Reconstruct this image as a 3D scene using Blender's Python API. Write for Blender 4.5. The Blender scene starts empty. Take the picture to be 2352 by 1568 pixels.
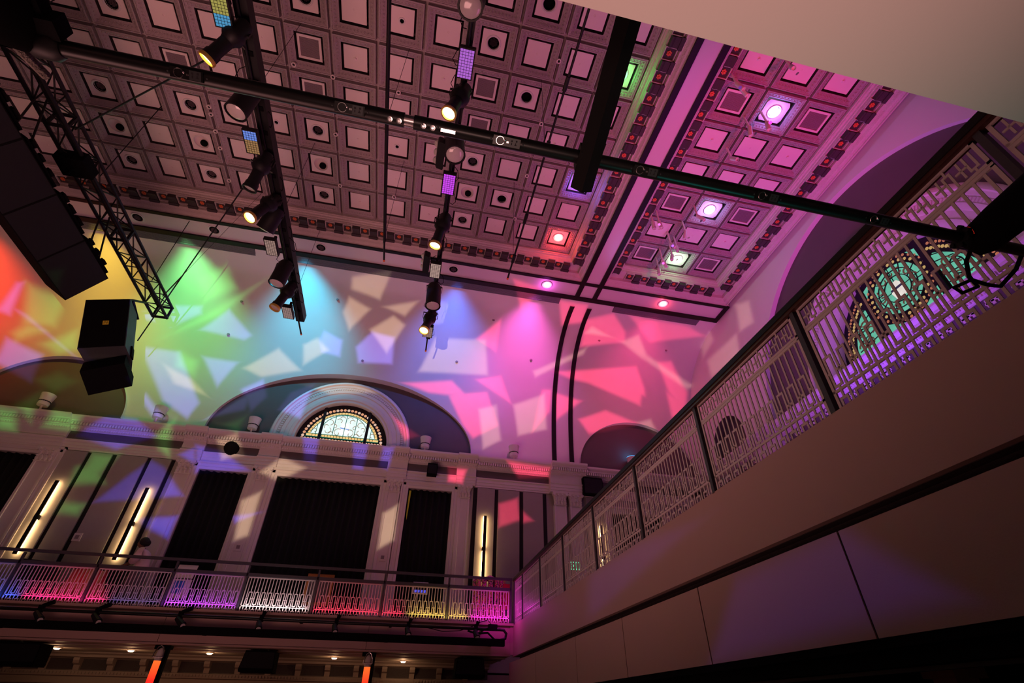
import bpy, math, random
from math import sin, cos, pi, sqrt, radians as R
from mathutils import Vector, Matrix
random.seed(11)
S = bpy.context.scene
COL = S.collection
ZF = 1.6                      # eye height; everything is laid out from eye level and raised by ZF at the end

# ------------------------------------------------------------------ camera
yaw, pit, rol = 0.208929508, 0.652837688, 0.0137313834
fwd = Vector((sin(yaw)*cos(pit), cos(yaw)*cos(pit), sin(pit)))
rt0 = Vector((cos(yaw), -sin(yaw), 0)); up0 = rt0.cross(fwd)
rt = rt0*cos(rol) + up0*sin(rol); up = up0*cos(rol) - rt0*sin(rol)
cd = bpy.data.cameras.new('camera'); cam = bpy.data.objects.new('camera', cd); COL.objects.link(cam)
cd.sensor_width = 36; cd.lens = 1131.91/2352*36; cd.clip_start = 0.05; cd.clip_end = 200
m = Matrix((rt, up, -fwd)).transposed().to_4x4(); cam.matrix_world = m
S.camera = cam

# ------------------------------------------------------------------ view, world
S.view_settings.view_transform = 'Standard'; S.view_settings.look = 'None'
S.view_settings.exposure = 0.0; S.view_settings.gamma = 1.0; S.view_settings.use_curve_mapping = False
cy = S.cycles
cy.max_bounces = 4; cy.diffuse_bounces = 3; cy.glossy_bounces = 2; cy.transmission_bounces = 2
cy.caustics_reflective = False; cy.caustics_refractive = False
cy.sample_clamp_indirect = 4.0; cy.sample_clamp_direct = 0.0
cy.use_denoising = True
try: cy.denoiser = 'OPENIMAGEDENOISE'
except Exception: pass
cy.use_adaptive_sampling = True; cy.adaptive_threshold = 0.02
w = bpy.data.worlds.new('world'); S.world = w; w.use_nodes = True
w.node_tree.nodes['Background'].inputs[0].default_value = (0.30, 0.17, 0.165, 1)
w.node_tree.nodes['Background'].inputs[1].default_value = 0.045

# ------------------------------------------------------------------ lamps
def lamp(name, kind, loc, aim, energy, color, size=60, blend=1.0, radius=0.15, sx=1, sy=1):
    l = bpy.data.lights.new(name, kind); l.energy = energy; l.color = color
    if kind == 'SPOT': l.spot_size = R(size); l.spot_blend = blend; l.shadow_soft_size = radius
    elif kind == 'AREA': l.shape = 'RECTANGLE'; l.size = sx; l.size_y = sy; l.spread = R(size)
    else: l.shadow_soft_size = radius
    o = bpy.data.objects.new(name, l); COL.objects.link(o); o.location = loc
    if aim is not None:
        o.rotation_euler = (Vector(aim)-Vector(loc)).to_track_quat('-Z', 'Y').to_euler()
    return o
#LIGHTS_BEGIN
# wash downlights in the band above the cove
WASH = [(-15.6, (1.0, .055, .012), 1000), (-11.4, (1.0, .66, .05), 420), (-8.6, (.20, 1.0, .28), 640), (-4.7, (.04, .68, 1.0), 700),
        (.75, (.05, .20, 1.0), 620), (3.75, (1.0, .12, .75), 620), (8.73, (1.0, .04, .20), 260)]
for x, c, e in WASH:
    lamp('wash_downlight_lamp', 'SPOT', (x, 13.0, 12.68), (x, 15.5, 11.7), e, c, 82, 1.0, .12)
# two house area lamps: added fills in place of light bounced up to the ceiling
lamp('house_warm_fill', 'AREA', (-4.5, 4.5, -1.2), (-4.5, 6.5, 13), 520, (1.0, .43, .40), 150, sx=7, sy=5)
lamp('house_magenta_fill', 'AREA', (7.0, 8.0, 2.6), (7.0, 7.5, 13), 150, (1.0, .12, .60), 130, sx=4, sy=6)
lamp('balcony_violet_lamp', 'AREA', (9.0, 8.0, 4.6), (11.6, 7.4, 9), 130, (.16, .06, 1.0), 140, sx=1.5, sy=5)
lamp('soffit_warm_fill', 'SPOT', (.1, -.9, -1.2), (.15, .0, 1.2), 165, (1.0, .52, .46), 58, 1.0, .3)  # added spot in place of the warm bounce on the near soffit
lamp('crimson_bay_lamp', 'SPOT', (8.4, .6, 6.0), (8.5, 8.0, 13.4), 1500, (1.0, .004, .12), 62, .8, .3)
lamp('lilac_bay_lamp', 'SPOT', (8.4, 15.2, 8.2), (8.5, 7.5, 13.5), 420, (.40, .30, 1.0), 60, .8, .3)
lamp('cyan_side_lamp', 'SPOT', (-4.2, 10.8, 9.2), (-7.9, 12.2, 8.0), 120, (.02, .65, .95), 40, .6, .1)
lamp('teal_floor_lamp', 'SPOT', (2.3, 2.2, -.9), (1.0, .95, 1.7), 70, (.03, .60, .48), 44, .8, .2)
# pattern projectors on the near gallery front: polygons of light, given by their corners on the walls
GB = {}
GB['LAV'] = [[(-10.03,16.65,10.40),(-8.74,16.66,10.39),(-7.53,16.98,8.62),(-7.69,17.00,8.02),(-8.64,16.97,8.55)], [(-9.37,15.89,11.83),(-8.35,15.80,11.93),(-8.34,15.97,11.72),(-9.24,16.30,11.23)], [(-10.23,16.13,11.52),(-9.81,16.07,11.59),(-9.75,16.26,11.31),(-10.23,16.25,11.33)], [(-8.24,16.30,11.24),(-7.41,15.79,11.94),(-6.52,16.28,11.27),(-6.72,16.37,11.09)], [(-7.93,16.68,10.32),(-6.75,16.70,10.28),(-7.16,16.90,9.32)], [(-4.08,16.20,11.43),(-3.96,15.98,11.70),(-3.27,16.14,11.50),(-3.26,16.44,10.95),(-3.92,16.40,11.02)], [(-2.72,16.24,11.34),(-2.20,15.84,11.88),(-1.35,15.91,11.80),(-1.29,16.45,10.93),(-2.54,16.51,10.83)], [(-9.36,16.97,8.54),(-9.25,16.96,8.72),(-8.40,17.00,7.93),(-8.56,17.01,7.82)], [(-14.09,16.74,10.12),(-12.85,16.83,9.69),(-12.74,16.96,8.72),(-14.03,16.89,9.27)], [(-14.29,15.86,11.86),(-14.13,15.84,11.88),(-14.31,16.46,10.92),(-14.69,16.42,11.01)], [(-14.00,16.41,11.02),(-13.82,16.44,10.96),(-13.08,16.63,10.50)], [(-10.35,17.00,7.31),(-10.10,17.00,7.77),(-9.19,17.00,7.79),(-8.37,17.00,7.25),(-9.27,17.00,6.70),(-10.56,17.00,7.04)], [(-9.07,17.00,5.02),(-8.52,17.00,5.92),(-8.14,17.01,6.42),(-7.71,17.00,6.23),(-6.85,17.01,5.41),(-7.95,17.00,5.19)], [(-7.03,17.00,7.06),(-6.23,17.00,6.95),(-5.25,17.01,6.40),(-6.73,17.00,6.17)], [(-7.38,17.00,6.70),(-7.06,17.00,6.95),(-6.83,17.01,6.44)], [(-7.82,17.00,4.61),(-6.73,17.01,4.76),(-6.75,17.01,4.14),(-7.50,17.01,4.43)], [(-5.18,17.01,4.88),(-4.60,17.01,5.01),(-5.06,17.00,4.72)], [(-6.34,16.89,9.30),(-5.73,16.81,9.75),(-5.45,16.91,9.14),(-5.80,16.97,8.56)], [(-7.00,17.00,8.14),(-6.19,16.92,9.04),(-5.97,16.93,8.99),(-6.04,16.97,8.56)], [(-3.78,17.00,7.74),(-3.27,17.01,7.76),(-3.25,17.00,6.88),(-3.58,17.00,6.95)], [(-2.06,17.01,7.69),(-1.56,17.01,7.68),(-1.63,17.00,6.79),(-1.93,17.00,6.81)], [(-0.99,17.01,7.65),(-0.64,17.00,7.65),(-0.79,17.01,6.88),(-1.08,17.00,6.97)], [(-4.92,16.96,8.70),(-4.68,16.88,9.41),(-3.98,16.79,9.84),(-4.11,16.98,8.46)], [(0.19,14.45,12.78),(0.79,14.53,12.74),(0.65,15.22,12.40),(-0.09,15.39,12.28)]]
GB['GREEN'] = [[(-13.99,15.83,11.89),(-12.76,16.10,11.57),(-12.88,16.54,10.75),(-13.78,16.57,10.66)], [(-13.96,16.67,10.34),(-13.69,16.56,10.72),(-13.12,16.61,10.56),(-13.78,16.74,10.12)], [(-12.94,16.75,10.08),(-12.15,16.55,10.69),(-11.93,16.76,10.06),(-12.40,16.81,9.81)], [(-12.46,16.10,11.55),(-12.18,16.02,11.66),(-12.24,16.30,11.23)], [(-12.59,16.96,8.82),(-12.12,16.92,9.15),(-11.51,16.94,8.89),(-11.91,16.98,8.39)], [(-8.84,16.32,11.20),(-7.55,15.62,12.11),(-6.77,15.16,12.45),(-7.67,15.93,11.77)], [(-8.76,16.65,10.38),(-8.08,16.73,10.14),(-8.03,16.84,9.62),(-8.69,16.79,9.88)], [(-13.10,17.00,7.64),(-12.56,17.00,7.58),(-12.30,17.00,7.00),(-12.75,17.00,7.02)], [(-11.54,17.01,7.77),(-10.73,17.00,7.64),(-10.71,17.01,7.19),(-11.53,17.00,7.24)], [(-9.84,17.01,6.48),(-9.17,17.01,6.48),(-9.34,17.01,5.84),(-9.87,17.01,5.86)], [(-10.04,17.00,5.98),(-9.58,17.01,6.22),(-9.16,17.00,5.60),(-10.00,17.01,5.47)], [(-9.89,17.01,4.91),(-9.33,17.00,4.89),(-9.38,17.01,4.62),(-9.88,17.01,4.65)], [(-8.32,17.01,7.21),(-8.06,17.01,7.77),(-7.77,17.01,6.71),(-8.03,17.00,6.86)], [(-12.67,17.00,7.85),(-12.27,16.99,8.39),(-12.09,17.00,7.45)], [(-8.50,15.02,12.56),(-7.48,14.36,12.81),(-7.24,15.12,12.48),(-8.27,15.65,12.10)], [(-6.41,17.00,7.93),(-5.94,16.99,8.24),(-5.99,17.00,7.73)]]
GB['CREAM'] = [[(-3.08,14.00,12.88),(-1.68,13.37,12.93),(-2.06,14.76,12.66),(-3.12,14.51,12.75)], [(-3.18,14.85,12.62),(-2.38,15.17,12.45),(-3.07,15.87,11.85),(-3.36,15.40,12.28)], [(-4.63,16.33,11.18),(-4.18,16.17,11.47),(-3.71,16.35,11.12),(-4.49,16.62,10.49)], [(-2.29,15.80,11.94),(-1.48,15.27,12.37),(-1.01,15.52,12.19),(-1.55,16.27,11.29)], [(0.23,15.78,11.96),(2.22,15.64,12.10),(2.50,16.44,10.98),(-0.22,16.53,10.78)], [(-1.27,14.82,12.63),(-0.63,14.58,12.73),(-1.05,15.22,12.41),(-1.88,15.02,12.56)], [(-6.49,16.75,10.10),(-5.48,16.45,10.95),(-4.55,16.69,10.27),(-5.82,16.79,9.85)], [(-9.03,16.80,9.83),(-8.06,16.88,9.47),(-7.46,16.94,8.96),(-8.54,16.90,9.23)], [(-4.81,17.01,6.36),(-4.29,17.01,6.96),(-3.50,17.00,6.65),(-4.19,17.01,6.13)], [(-6.49,17.01,7.35),(-5.94,17.00,7.57),(-5.52,17.00,6.90),(-6.12,17.01,6.68)], [(-4.43,16.81,9.78),(-2.79,16.72,10.17),(-1.75,16.81,9.79),(-3.29,16.86,9.51)], [(-5.10,17.01,5.39),(-4.61,17.00,5.72),(-4.58,17.00,4.36),(-4.91,17.01,4.21)], [(-0.68,17.00,5.34),(-0.23,17.01,5.67),(-0.20,17.01,4.54),(-0.64,17.00,4.24)]]
GB['PINK'] = [[(-0.68,16.69,10.27),(1.09,16.59,10.59),(1.81,16.76,10.03),(0.26,16.76,10.03)], [(0.72,16.77,9.98),(2.54,16.68,10.31),(3.05,16.93,9.05),(2.04,16.99,8.35),(1.73,16.94,8.89)], [(2.10,16.54,10.75),(3.03,16.43,10.99),(3.50,16.75,10.04)], [(2.68,14.87,12.62),(2.70,15.88,11.83),(1.88,15.64,12.10)], [(4.81,16.56,10.67),(5.16,16.55,10.71),(5.14,16.79,9.86),(4.50,16.93,9.02)], [(4.82,16.25,11.32),(8.76,15.78,11.95),(9.25,16.30,11.22),(9.36,16.64,10.42),(7.89,16.57,10.67),(5.97,16.30,11.23)], [(6.33,16.28,11.27),(7.73,16.09,11.57),(9.17,16.39,11.06),(9.08,16.60,10.57)], [(6.05,14.32,12.83),(7.06,13.79,12.91),(7.88,14.57,12.73),(7.97,15.02,12.56),(6.18,15.39,12.29)], [(7.74,13.74,12.91),(10.27,13.81,12.90),(11.24,14.22,12.86),(9.09,14.84,12.62)], [(9.70,15.55,12.16),(10.26,15.46,12.23),(11.23,16.27,11.28),(11.15,16.58,10.63),(10.38,16.32,11.19)], [(10.28,16.32,11.18),(11.15,16.45,10.96),(11.05,16.72,10.20),(10.56,16.73,10.14)], [(6.39,16.83,9.67),(7.55,16.72,10.18),(8.98,16.81,9.78),(6.80,16.91,9.12)], [(5.32,16.58,10.63),(6.47,16.65,10.43),(5.44,16.85,9.56)], [(3.20,17.00,5.99),(3.88,17.01,6.25),(3.97,17.01,5.51),(3.22,17.00,5.20)], [(3.50,17.01,7.59),(5.12,17.00,7.49),(5.04,17.00,7.16),(3.94,17.00,7.02)], [(4.74,13.56,12.93),(5.89,13.55,12.93),(6.01,14.44,12.78),(5.16,14.67,12.69)], [(4.07,17.01,5.80),(4.41,17.00,5.52),(4.07,17.00,5.42)], [(2.75,12.80,12.93),(3.81,13.03,12.93),(3.47,14.46,12.77)], [(-0.87,16.94,8.86),(0.09,17.00,8.28),(-0.35,17.00,8.06)], [(1.33,17.01,7.14),(1.96,17.00,7.12),(1.84,17.00,6.62),(1.37,17.01,6.66)]]
GB['PALE'] = [[(7.88,15.03,12.55),(8.46,14.62,12.71),(9.22,15.47,12.22),(8.95,15.50,12.20)], [(8.83,15.43,12.25),(9.19,15.39,12.28),(11.40,16.02,11.53),(11.22,16.20,11.43)], [(11.37,14.70,12.68),(11.37,13.95,12.88),(11.40,13.90,12.42),(11.40,14.78,12.22)], [(11.40,14.61,11.88),(11.40,12.59,11.73),(11.40,12.76,10.81),(11.40,14.65,11.10)], [(8.98,16.79,9.84),(9.54,16.76,10.03),(9.92,16.90,9.29)], [(6.24,14.89,12.61),(6.42,14.57,12.73),(7.24,14.87,12.61),(6.74,14.87,12.61)], [(4.36,16.25,11.33),(6.41,15.44,12.25),(6.36,15.63,12.11),(4.47,16.35,11.14)], [(3.66,16.77,9.94),(4.90,16.62,10.52),(5.03,16.92,9.12),(3.89,16.96,8.72)], [(2.29,16.85,9.60),(2.96,16.79,9.85),(3.21,16.98,8.46),(2.56,17.01,8.04)], [(11.40,12.12,12.80),(11.40,11.44,12.43),(11.40,11.60,11.51),(11.40,12.35,11.69)]]

def pattern_lamp(name, loc, aim, energy, color, polys, size, leak=.0, soft=.006):
    o = lamp(name, 'SPOT', loc, aim, energy, color, size, .25, .03); L = o.data; L.use_nodes = True; nt = L.node_tree
    em = nt.nodes['Emission']; ge = nt.nodes.new('ShaderNodeNewGeometry'); P0 = Vector(loc); total = None
    def math2(op, a, b):
        n = nt.nodes.new('ShaderNodeMath'); n.operation = op
        nt.links.new(a, n.inputs[0])
        if isinstance(b, float): n.inputs[1].default_value = b
        else: nt.links.new(b, n.inputs[1])
        return n.outputs[0]
    for poly in polys:
        D = [(Vector(p)-P0).normalized() for p in poly]; c = sum(D, Vector()).normalized(); acc = None
        k = len(D)
        for i in range(k):
            n = D[i].cross(D[(i+1)%k]).normalized()
            if n.dot(c) < 0: n = -n
            d = nt.nodes.new('ShaderNodeVectorMath'); d.operation = 'DOT_PRODUCT'; nt.links.new(ge.outputs['Incoming'], d.inputs[0]); d.inputs[1].default_value = n*SGN
            acc = d.outputs['Value'] if acc is None else math2('MINIMUM', acc, d.outputs['Value'])
        mr = nt.nodes.new('ShaderNodeMapRange'); mr.interpolation_type = 'SMOOTHSTEP'; nt.links.new(acc, mr.inputs['Value'])
        mr.inputs['From Min'].default_value = -soft; mr.inputs['From Max'].default_value = soft
        total = mr.outputs[0] if total is None else math2('MAXIMUM', total, mr.outputs[0])
    total = math2('ADD', total, leak); nt.links.new(total, em.inputs['Strength'])
    return o
SGN = 1.0
PLOC = (-2.3, .95, 2.3); RLOC = (1.0, .95, 2.4)
HI = [q for q in GB['LAV'] if q[0][2] > 7.9]; LO = [q for q in GB['LAV'] if q[0][2] <= 7.9]
pattern_lamp('pattern_lamp_lavender', PLOC, (-5.5, 16.6, 8.5), 9000, (.26, .22, 1.0), HI, 85)
pattern_lamp('pattern_lamp_blue', (-2.2, .95, 2.2), (-6.0, 16.6, 6.5), 6500, (.07, .08, 1.0), LO, 85)
pattern_lamp('pattern_lamp_green', (-2.6, .95, 2.3), (-7.5, 16.6, 8.5), 7000, (.14, .75, .13), GB['GREEN'], 85, soft=.010)
pattern_lamp('pattern_lamp_cream', (-2.0, .95, 2.3), (-3.5, 16.6, 8.5), 5200, (.95, .66, .42), GB['CREAM'], 90)
pattern_lamp('pattern_lamp_pink', RLOC, (5.0, 16.6, 8.5), 12000, (1.0, .06, .16), GB['PINK'], 90)
pattern_lamp('pattern_lamp_pale', (.8, .95, 2.4), (6.5, 16.6, 9), 5000, (1.0, .58, .48), GB['PALE'], 90)
pattern_lamp('pattern_lamp_violet', (-6.5, 7.0, 3.2), (2.95, 3.5, .9), 420, (.16, .05, 1.0), [[(2.95,4.2,1.0),(2.95,2.9,1.05),(2.95,2.35,.55),(2.95,4.9,.42)],[(3.1,11.3,1.85),(3.1,6.3,1.86),(3.1,4.9,1.7),(3.1,8.6,1.25)]], 60, soft=.01)
# LED battens at the foot of the gallery railing, one colour after another
for x0, x1, c, e in ((-9.9,-8.0,(.02,.12,1.0),9),(-7.9,-6.3,(1.0,.02,.25),8),(-6.2,-5.2,(.1,.12,.6),1.2),(-5.1,-3.55,(.55,.06,1.0),8),(-3.45,-1.95,(1.0,.85,.85),9),(-1.85,.3,(1.0,.03,.10),8),(.45,1.9,(1.0,.75,.12),6),(2.0,3.0,(1.0,.03,.65),5)):
    lamp('railing_led_lamp', 'AREA', ((x0+x1)/2, 13.92, 1.93), ((x0+x1)/2, 13.985, 2.3), e*.55, c, 120, sx=(x1-x0), sy=.03)
lamp('corner_magenta_lamp', 'POINT', (2.7, 13.4, 2.2), None, 12, (1.0,.03,.75), radius=.1)
#LIGHTS_END

# ------------------------------------------------------------------ materials
def mat(name, color, rough=.6, metal=0.0, var=.0, vscale=6, bump=0.0, bscale=60, emit=None, estr=0, spec=.4, wave=None):
    mt = bpy.data.materials.new(name); mt.use_nodes = True; nt = mt.node_tree; p = nt.nodes['Principled BSDF']
    p.inputs['Base Color'].default_value = (*color, 1); p.inputs['Roughness'].default_value = rough
    p.inputs['Metallic'].default_value = metal; p.inputs['Specular IOR Level'].default_value = spec
    tc = nt.nodes.new('ShaderNodeTexCoord')
    if var > 0:
        n = nt.nodes.new('ShaderNodeTexNoise'); n.inputs['Scale'].default_value = vscale; n.inputs['Detail'].default_value = 4
        nt.links.new(tc.outputs['Object'], n.inputs['Vector'])
        mx = nt.nodes.new('ShaderNodeMix'); mx.data_type = 'RGBA'
        mx.inputs[6].default_value = (*[c*(1-var) for c in color], 1); mx.inputs[7].default_value = (*[min(1, c*(1+var)) for c in color], 1)
        nt.links.new(n.outputs['Fac'], mx.inputs[0]); nt.links.new(mx.outputs[2], p.inputs['Base Color'])
    if bump > 0:
        if wave:
            n2 = nt.nodes.new('ShaderNodeTexVoronoi'); n2.inputs['Scale'].default_value = bscale; o2 = n2.outputs['Distance']
        else:
            n2 = nt.nodes.new('ShaderNodeTexNoise'); n2.inputs['Scale'].default_value = bscale; o2 = n2.outputs['Fac']
        nt.links.new(tc.outputs['Object'], n2.inputs['Vector'])
        b = nt.nodes.new('ShaderNodeBump'); b.inputs['Strength'].default_value = bump; b.inputs['Distance'].default_value = .02
        nt.links.new(o2, b.inputs['Height']); nt.links.new(b.outputs['Normal'], p.inputs['Normal'])
    if emit is not None:
        p.inputs['Emission Color'].default_value = (*emit, 1); p.inputs['Emission Strength'].default_value = estr
    return mt
M = {}
M['cove'] = mat('cove_plaster', (.80, .76, .73), .55, var=.03, vscale=1.5, bump=.05, bscale=25)
M['white'] = mat('white_moulding', (.78, .73, .69), .5, var=.04, vscale=4, bump=.08, bscale=40)
M['taupe'] = mat('taupe_lunette', (.125, .10, .10), .7, var=.08, vscale=2, bump=.05)
M['panel'] = mat('acoustic_panel_cloth', (.40, .36, .34), .85, var=.05, vscale=8, bump=.1, bscale=200)
M['gap'] = mat('dark_reveal', (.012, .01, .012), .8, var=.1)
M['coffer'] = mat('coffer_plaster', (.42, .34, .34), .6, var=.10, vscale=9, bump=.5, bscale=38, wave=True)
M['cpanel'] = mat('coffer_panel_plaster', (.86, .73, .68), .6, var=.03, vscale=3, bump=.04)
M['ventgrey'] = mat('vent_mesh_grey', (.30, .23, .25), .7, var=.05, bump=.3, bscale=300)
M['cornice'] = mat('cornice_plaster', (.64, .53, .49), .6, var=.08, vscale=8, bump=.45, bscale=30, wave=True)
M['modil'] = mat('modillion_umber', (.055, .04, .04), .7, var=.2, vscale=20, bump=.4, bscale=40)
M['rosette'] = mat('rosette_copper', (.75, .16, .05), .45, var=.15, vscale=20)
M['band'] = mat('band_gloss_paint', (.72, .62, .63), .28, var=.03, vscale=1.2)
M['umber'] = mat('umber_trim', (.009, .0045, .005), .5, var=.15, vscale=5, spec=.25)
M['slot'] = mat('slot_vent_grey', (.22, .22, .25), .6, var=.05)
M['black'] = mat('black_metal', (.008, .008, .009), .5, var=.2, vscale=12, spec=.25)
M['blackmatt'] = mat('black_matt', (.004, .004, .0045), .95, var=.2, spec=.08)
M['pipe'] = mat('black_satin_pipe', (.007, .007, .007), .36, var=.2, vscale=9, spec=.28)
M['steel'] = mat('bright_steel', (.75, .72, .72), .25, metal=1.0, var=.05)
M['fascia'] = mat('fascia_paint', (.43, .29, .25), .6, var=.03, vscale=1.2, bump=.05, bscale=80)
M['soffit'] = mat('soffit_cream', (.80, .68, .64), .6, var=.02, vscale=1.0, bump=.03, bscale=80)
M['rail'] = mat('rail_cream_enamel', (.56, .48, .47), .45, var=.04)
M['railpost'] = mat('rail_post_charcoal', (.05, .048, .055), .5, var=.1)
M['handrail'] = mat('dark_wood_handrail', (.05, .016, .012), .35, var=.3, vscale=10)
M['curtain'] = mat('black_velvet', (.006, .007, .008), .9, var=.3, vscale=14)
M['carpet'] = mat('floor_boards', (.10, .06, .045), .5, var=.2, vscale=5)
M['under'] = mat('under_gallery_plaster', (.34, .27, .22), .6, var=.04)
M['seat'] = mat('seat_black_leather', (.010, .010, .011), .5, var=.2)

# ------------------------------------------------------------------ mesh helpers
WP = {}
class MB:
    def __init__(s): s.v = []; s.f = []; s.mi = []; s.cur = 0
    def add(s, v, f):
        n = len(s.v); s.v += [tuple(p) for p in v]; s.f += [tuple(n+i for i in q) for q in f]; s.mi += [s.cur]*len(f); return s
    def box(s, x0, x1, y0, y1, z0, z1):
        return s.add([(x0,y0,z0),(x1,y0,z0),(x1,y1,z0),(x0,y1,z0),(x0,y0,z1),(x1,y0,z1),(x1,y1,z1),(x0,y1,z1)],
                     [(0,3,2,1),(4,5,6,7),(0,1,5,4),(1,2,6,5),(2,3,7,6),(3,0,4,7)])
    def obox(s, c, ax, h):
        c = Vector(c); a = [Vector(q)*hh for q, hh in zip(ax, h)]
        P = [c+a[0]*i+a[1]*j+a[2]*k for k in (-1,1) for j in (-1,1) for i in (-1,1)]
        return s.add(P, [(0,2,3,1),(4,5,7,6),(0,1,5,4),(1,3,7,5),(3,2,6,7),(2,0,4,6)])
    def cyl(s, p0, p1, r0, r1=None, n=12, caps=True):
        p0 = Vector(p0); p1 = Vector(p1); r1 = r0 if r1 is None else r1
        d = (p1-p0).normalized(); a = d.orthogonal().normalized(); b = d.cross(a)
        V = []
        for p, r in ((p0,r0),(p1,r1)):
            V += [p+a*r*cos(2*pi*i/n)+b*r*sin(2*pi*i/n) for i in range(n)]
        F = [(i,(i+1)%n,n+(i+1)%n,n+i) for i in range(n)]
        if caps: F += [tuple(range(n-1,-1,-1)), tuple(range(n,2*n))]
        return s.add(V, F)
    def bar(s, p0, p1, w, h, upv=(0,0,1)):
        p0 = Vector(p0); p1 = Vector(p1); d = (p1-p0); L = d.length; d.normalize()
        a = d.cross(Vector(upv));
        if a.length < 1e-4: a = d.orthogonal()
        a.normalize(); b = a.cross(d)
        return s.obox((p0+p1)/2, (d,a,b), (L/2,w/2,h/2))
    def tube(s, path, r, n=6):
        path = [Vector(p) for p in path]; V = []; k = len(path); pa = None
        for i, p in enumerate(path):
            d = (path[min(i+1,k-1)]-path[max(i-1,0)]).normalized()
            a = d.orthogonal().normalized() if pa is None else (pa-d*pa.dot(d)).normalized()
            pa = a; b = d.cross(a); V += [p+a*r*cos(2*pi*j/n)+b*r*sin(2*pi*j/n) for j in range(n)]
        F = [(i*n+j, i*n+(j+1)%n, (i+1)*n+(j+1)%n, (i+1)*n+j) for i in range(k-1) for j in range(n)]
        F += [tuple(range(n-1,-1,-1)), tuple((k-1)*n+j for j in range(n))]
        return s.add(V, F)
    def lathe(s, prof, n=20, M4=None, caps=False):
        V = []
        for r, z in prof: V += [Vector((r*cos(2*pi*i/n), r*sin(2*pi*i/n), z)) for i in range(n)]
        if M4 is not None: V = [M4 @ p for p in V]
        k = len(prof)
        F = [(i*n+j, i*n+(j+1)%n, (i+1)*n+(j+1)%n, (i+1)*n+j) for i in range(k-1) for j in range(n)]
        if caps: F += [tuple(range(n-1,-1,-1)), tuple((k-1)*n+j for j in range(n))]
        return s.add(V, F)
    def rings(s, rings, closed=True):
        k = len(rings); n = len(rings[0]); V = [p for r in rings for p in r]
        m_ = n if closed else n-1
        return s.add(V, [(i*n+j, i*n+(j+1)%n, (i+1)*n+(j+1)%n, (i+1)*n+j) for i in range(k-1) for j in range(m_)])
    def prism(s, poly, A, B, O, d):
        A = Vector(A); B = Vector(B); O = Vector(O); d = Vector(d); n = len(poly)
        P = [O+A*x+B*y for x, y in poly]; Q = [p+d for p in P]
        return s.add(P+Q, [tuple(range(n-1,-1,-1)), tuple(range(n,2*n))]+[(i,(i+1)%n,n+(i+1)%n,n+i) for i in range(n)])
    def ball(s, c, r, n=6, k=4, sc=(1,1,1)):
        c = Vector(c)
        V = [c+Vector((0,0,-r*sc[2]))]
        for i in range(1,k):
            t = -pi/2+pi*i/k
            V += [c+Vector((r*cos(t)*cos(2*pi*j/n)*sc[0], r*cos(t)*sin(2*pi*j/n)*sc[1], r*sin(t)*sc[2])) for j in range(n)]
        V.append(c+Vector((0,0,r*sc[2])))
        F = [(0, 1+(j+1)%n, 1+j) for j in range(n)]
        for i in range(k-2):
            F += [(1+i*n+j, 1+i*n+(j+1)%n, 1+(i+1)*n+(j+1)%n, 1+(i+1)*n+j) for j in range(n)]
        t = len(V)-1
        F += [(t, 1+(k-2)*n+j, 1+(k-2)*n+(j+1)%n) for j in range(n)]
        return s.add(V, F)
    def mesh(s, name, mats, smooth=False):
        me = bpy.data.meshes.new(name); me.from_pydata(s.v, [], s.f); me.update()
        if not isinstance(mats, (list, tuple)): mats = [mats]
        for q in mats: me.materials.append(q)
        if len(mats) > 1:
            me.polygons.foreach_set('material_index', s.mi)
        if smooth:
            me.polygons.foreach_set('use_smooth', [True]*len(me.polygons)); me.update()
            try: me.set_sharp_from_angle(angle=R(40))
            except Exception: pass
        return me
    def build(s, name, mats, parent=None, smooth=False, local=False):
        org = Vector((0,0,0))
        if parent is not None and not local: org = WP[parent.name]
        if org.length > 0: s.v = [(p[0]-org.x, p[1]-org.y, p[2]-org.z) for p in s.v]
        me = s.mesh(name, mats, smooth)
        o = bpy.data.objects.new(name, me); COL.objects.link(o)
        o.parent = parent; WP[o.name] = org.copy()
        return o
def inst(name, me, parent, loc, rotz=0, local=False):
    o = bpy.data.objects.new(name, me); COL.objects.link(o); o.parent = parent
    org = Vector((0,0,0)) if (parent is None or local) else WP[parent.name]
    o.location = Vector(loc)-org; o.rotation_euler = (0,0,rotz); WP[o.name] = Vector(loc)
    return o
def tag(o, label, cat, group=None):
    o['label'] = label; o['category'] = cat
    if group: o['group'] = group
    return o
def thing(name, label, cat, loc=(0,0,0), group=None, mtx=None):
    o = bpy.data.objects.new(name, None); COL.objects.link(o); o.empty_display_size = .1
    o.location = loc; WP[o.name] = Vector(loc)
    if mtx is not None: o.rotation_euler = mtx.to_euler()
    return tag(o, label, cat, group)
def struct(o): o['kind'] = 'structure'; return o
def stuff(o): o['kind'] = 'stuff'; return o
def senv(name, loc=(0,0,0)):
    o = bpy.data.objects.new(name, None); COL.objects.link(o); o.location = loc; WP[o.name] = Vector(loc); o['kind'] = 'structure'; return o
def copy_tree(src, parent=None):
    c = src.copy(); COL.objects.link(c); c.parent = parent
    for ch in list(src.children): copy_tree(ch, c)
    return c

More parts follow.
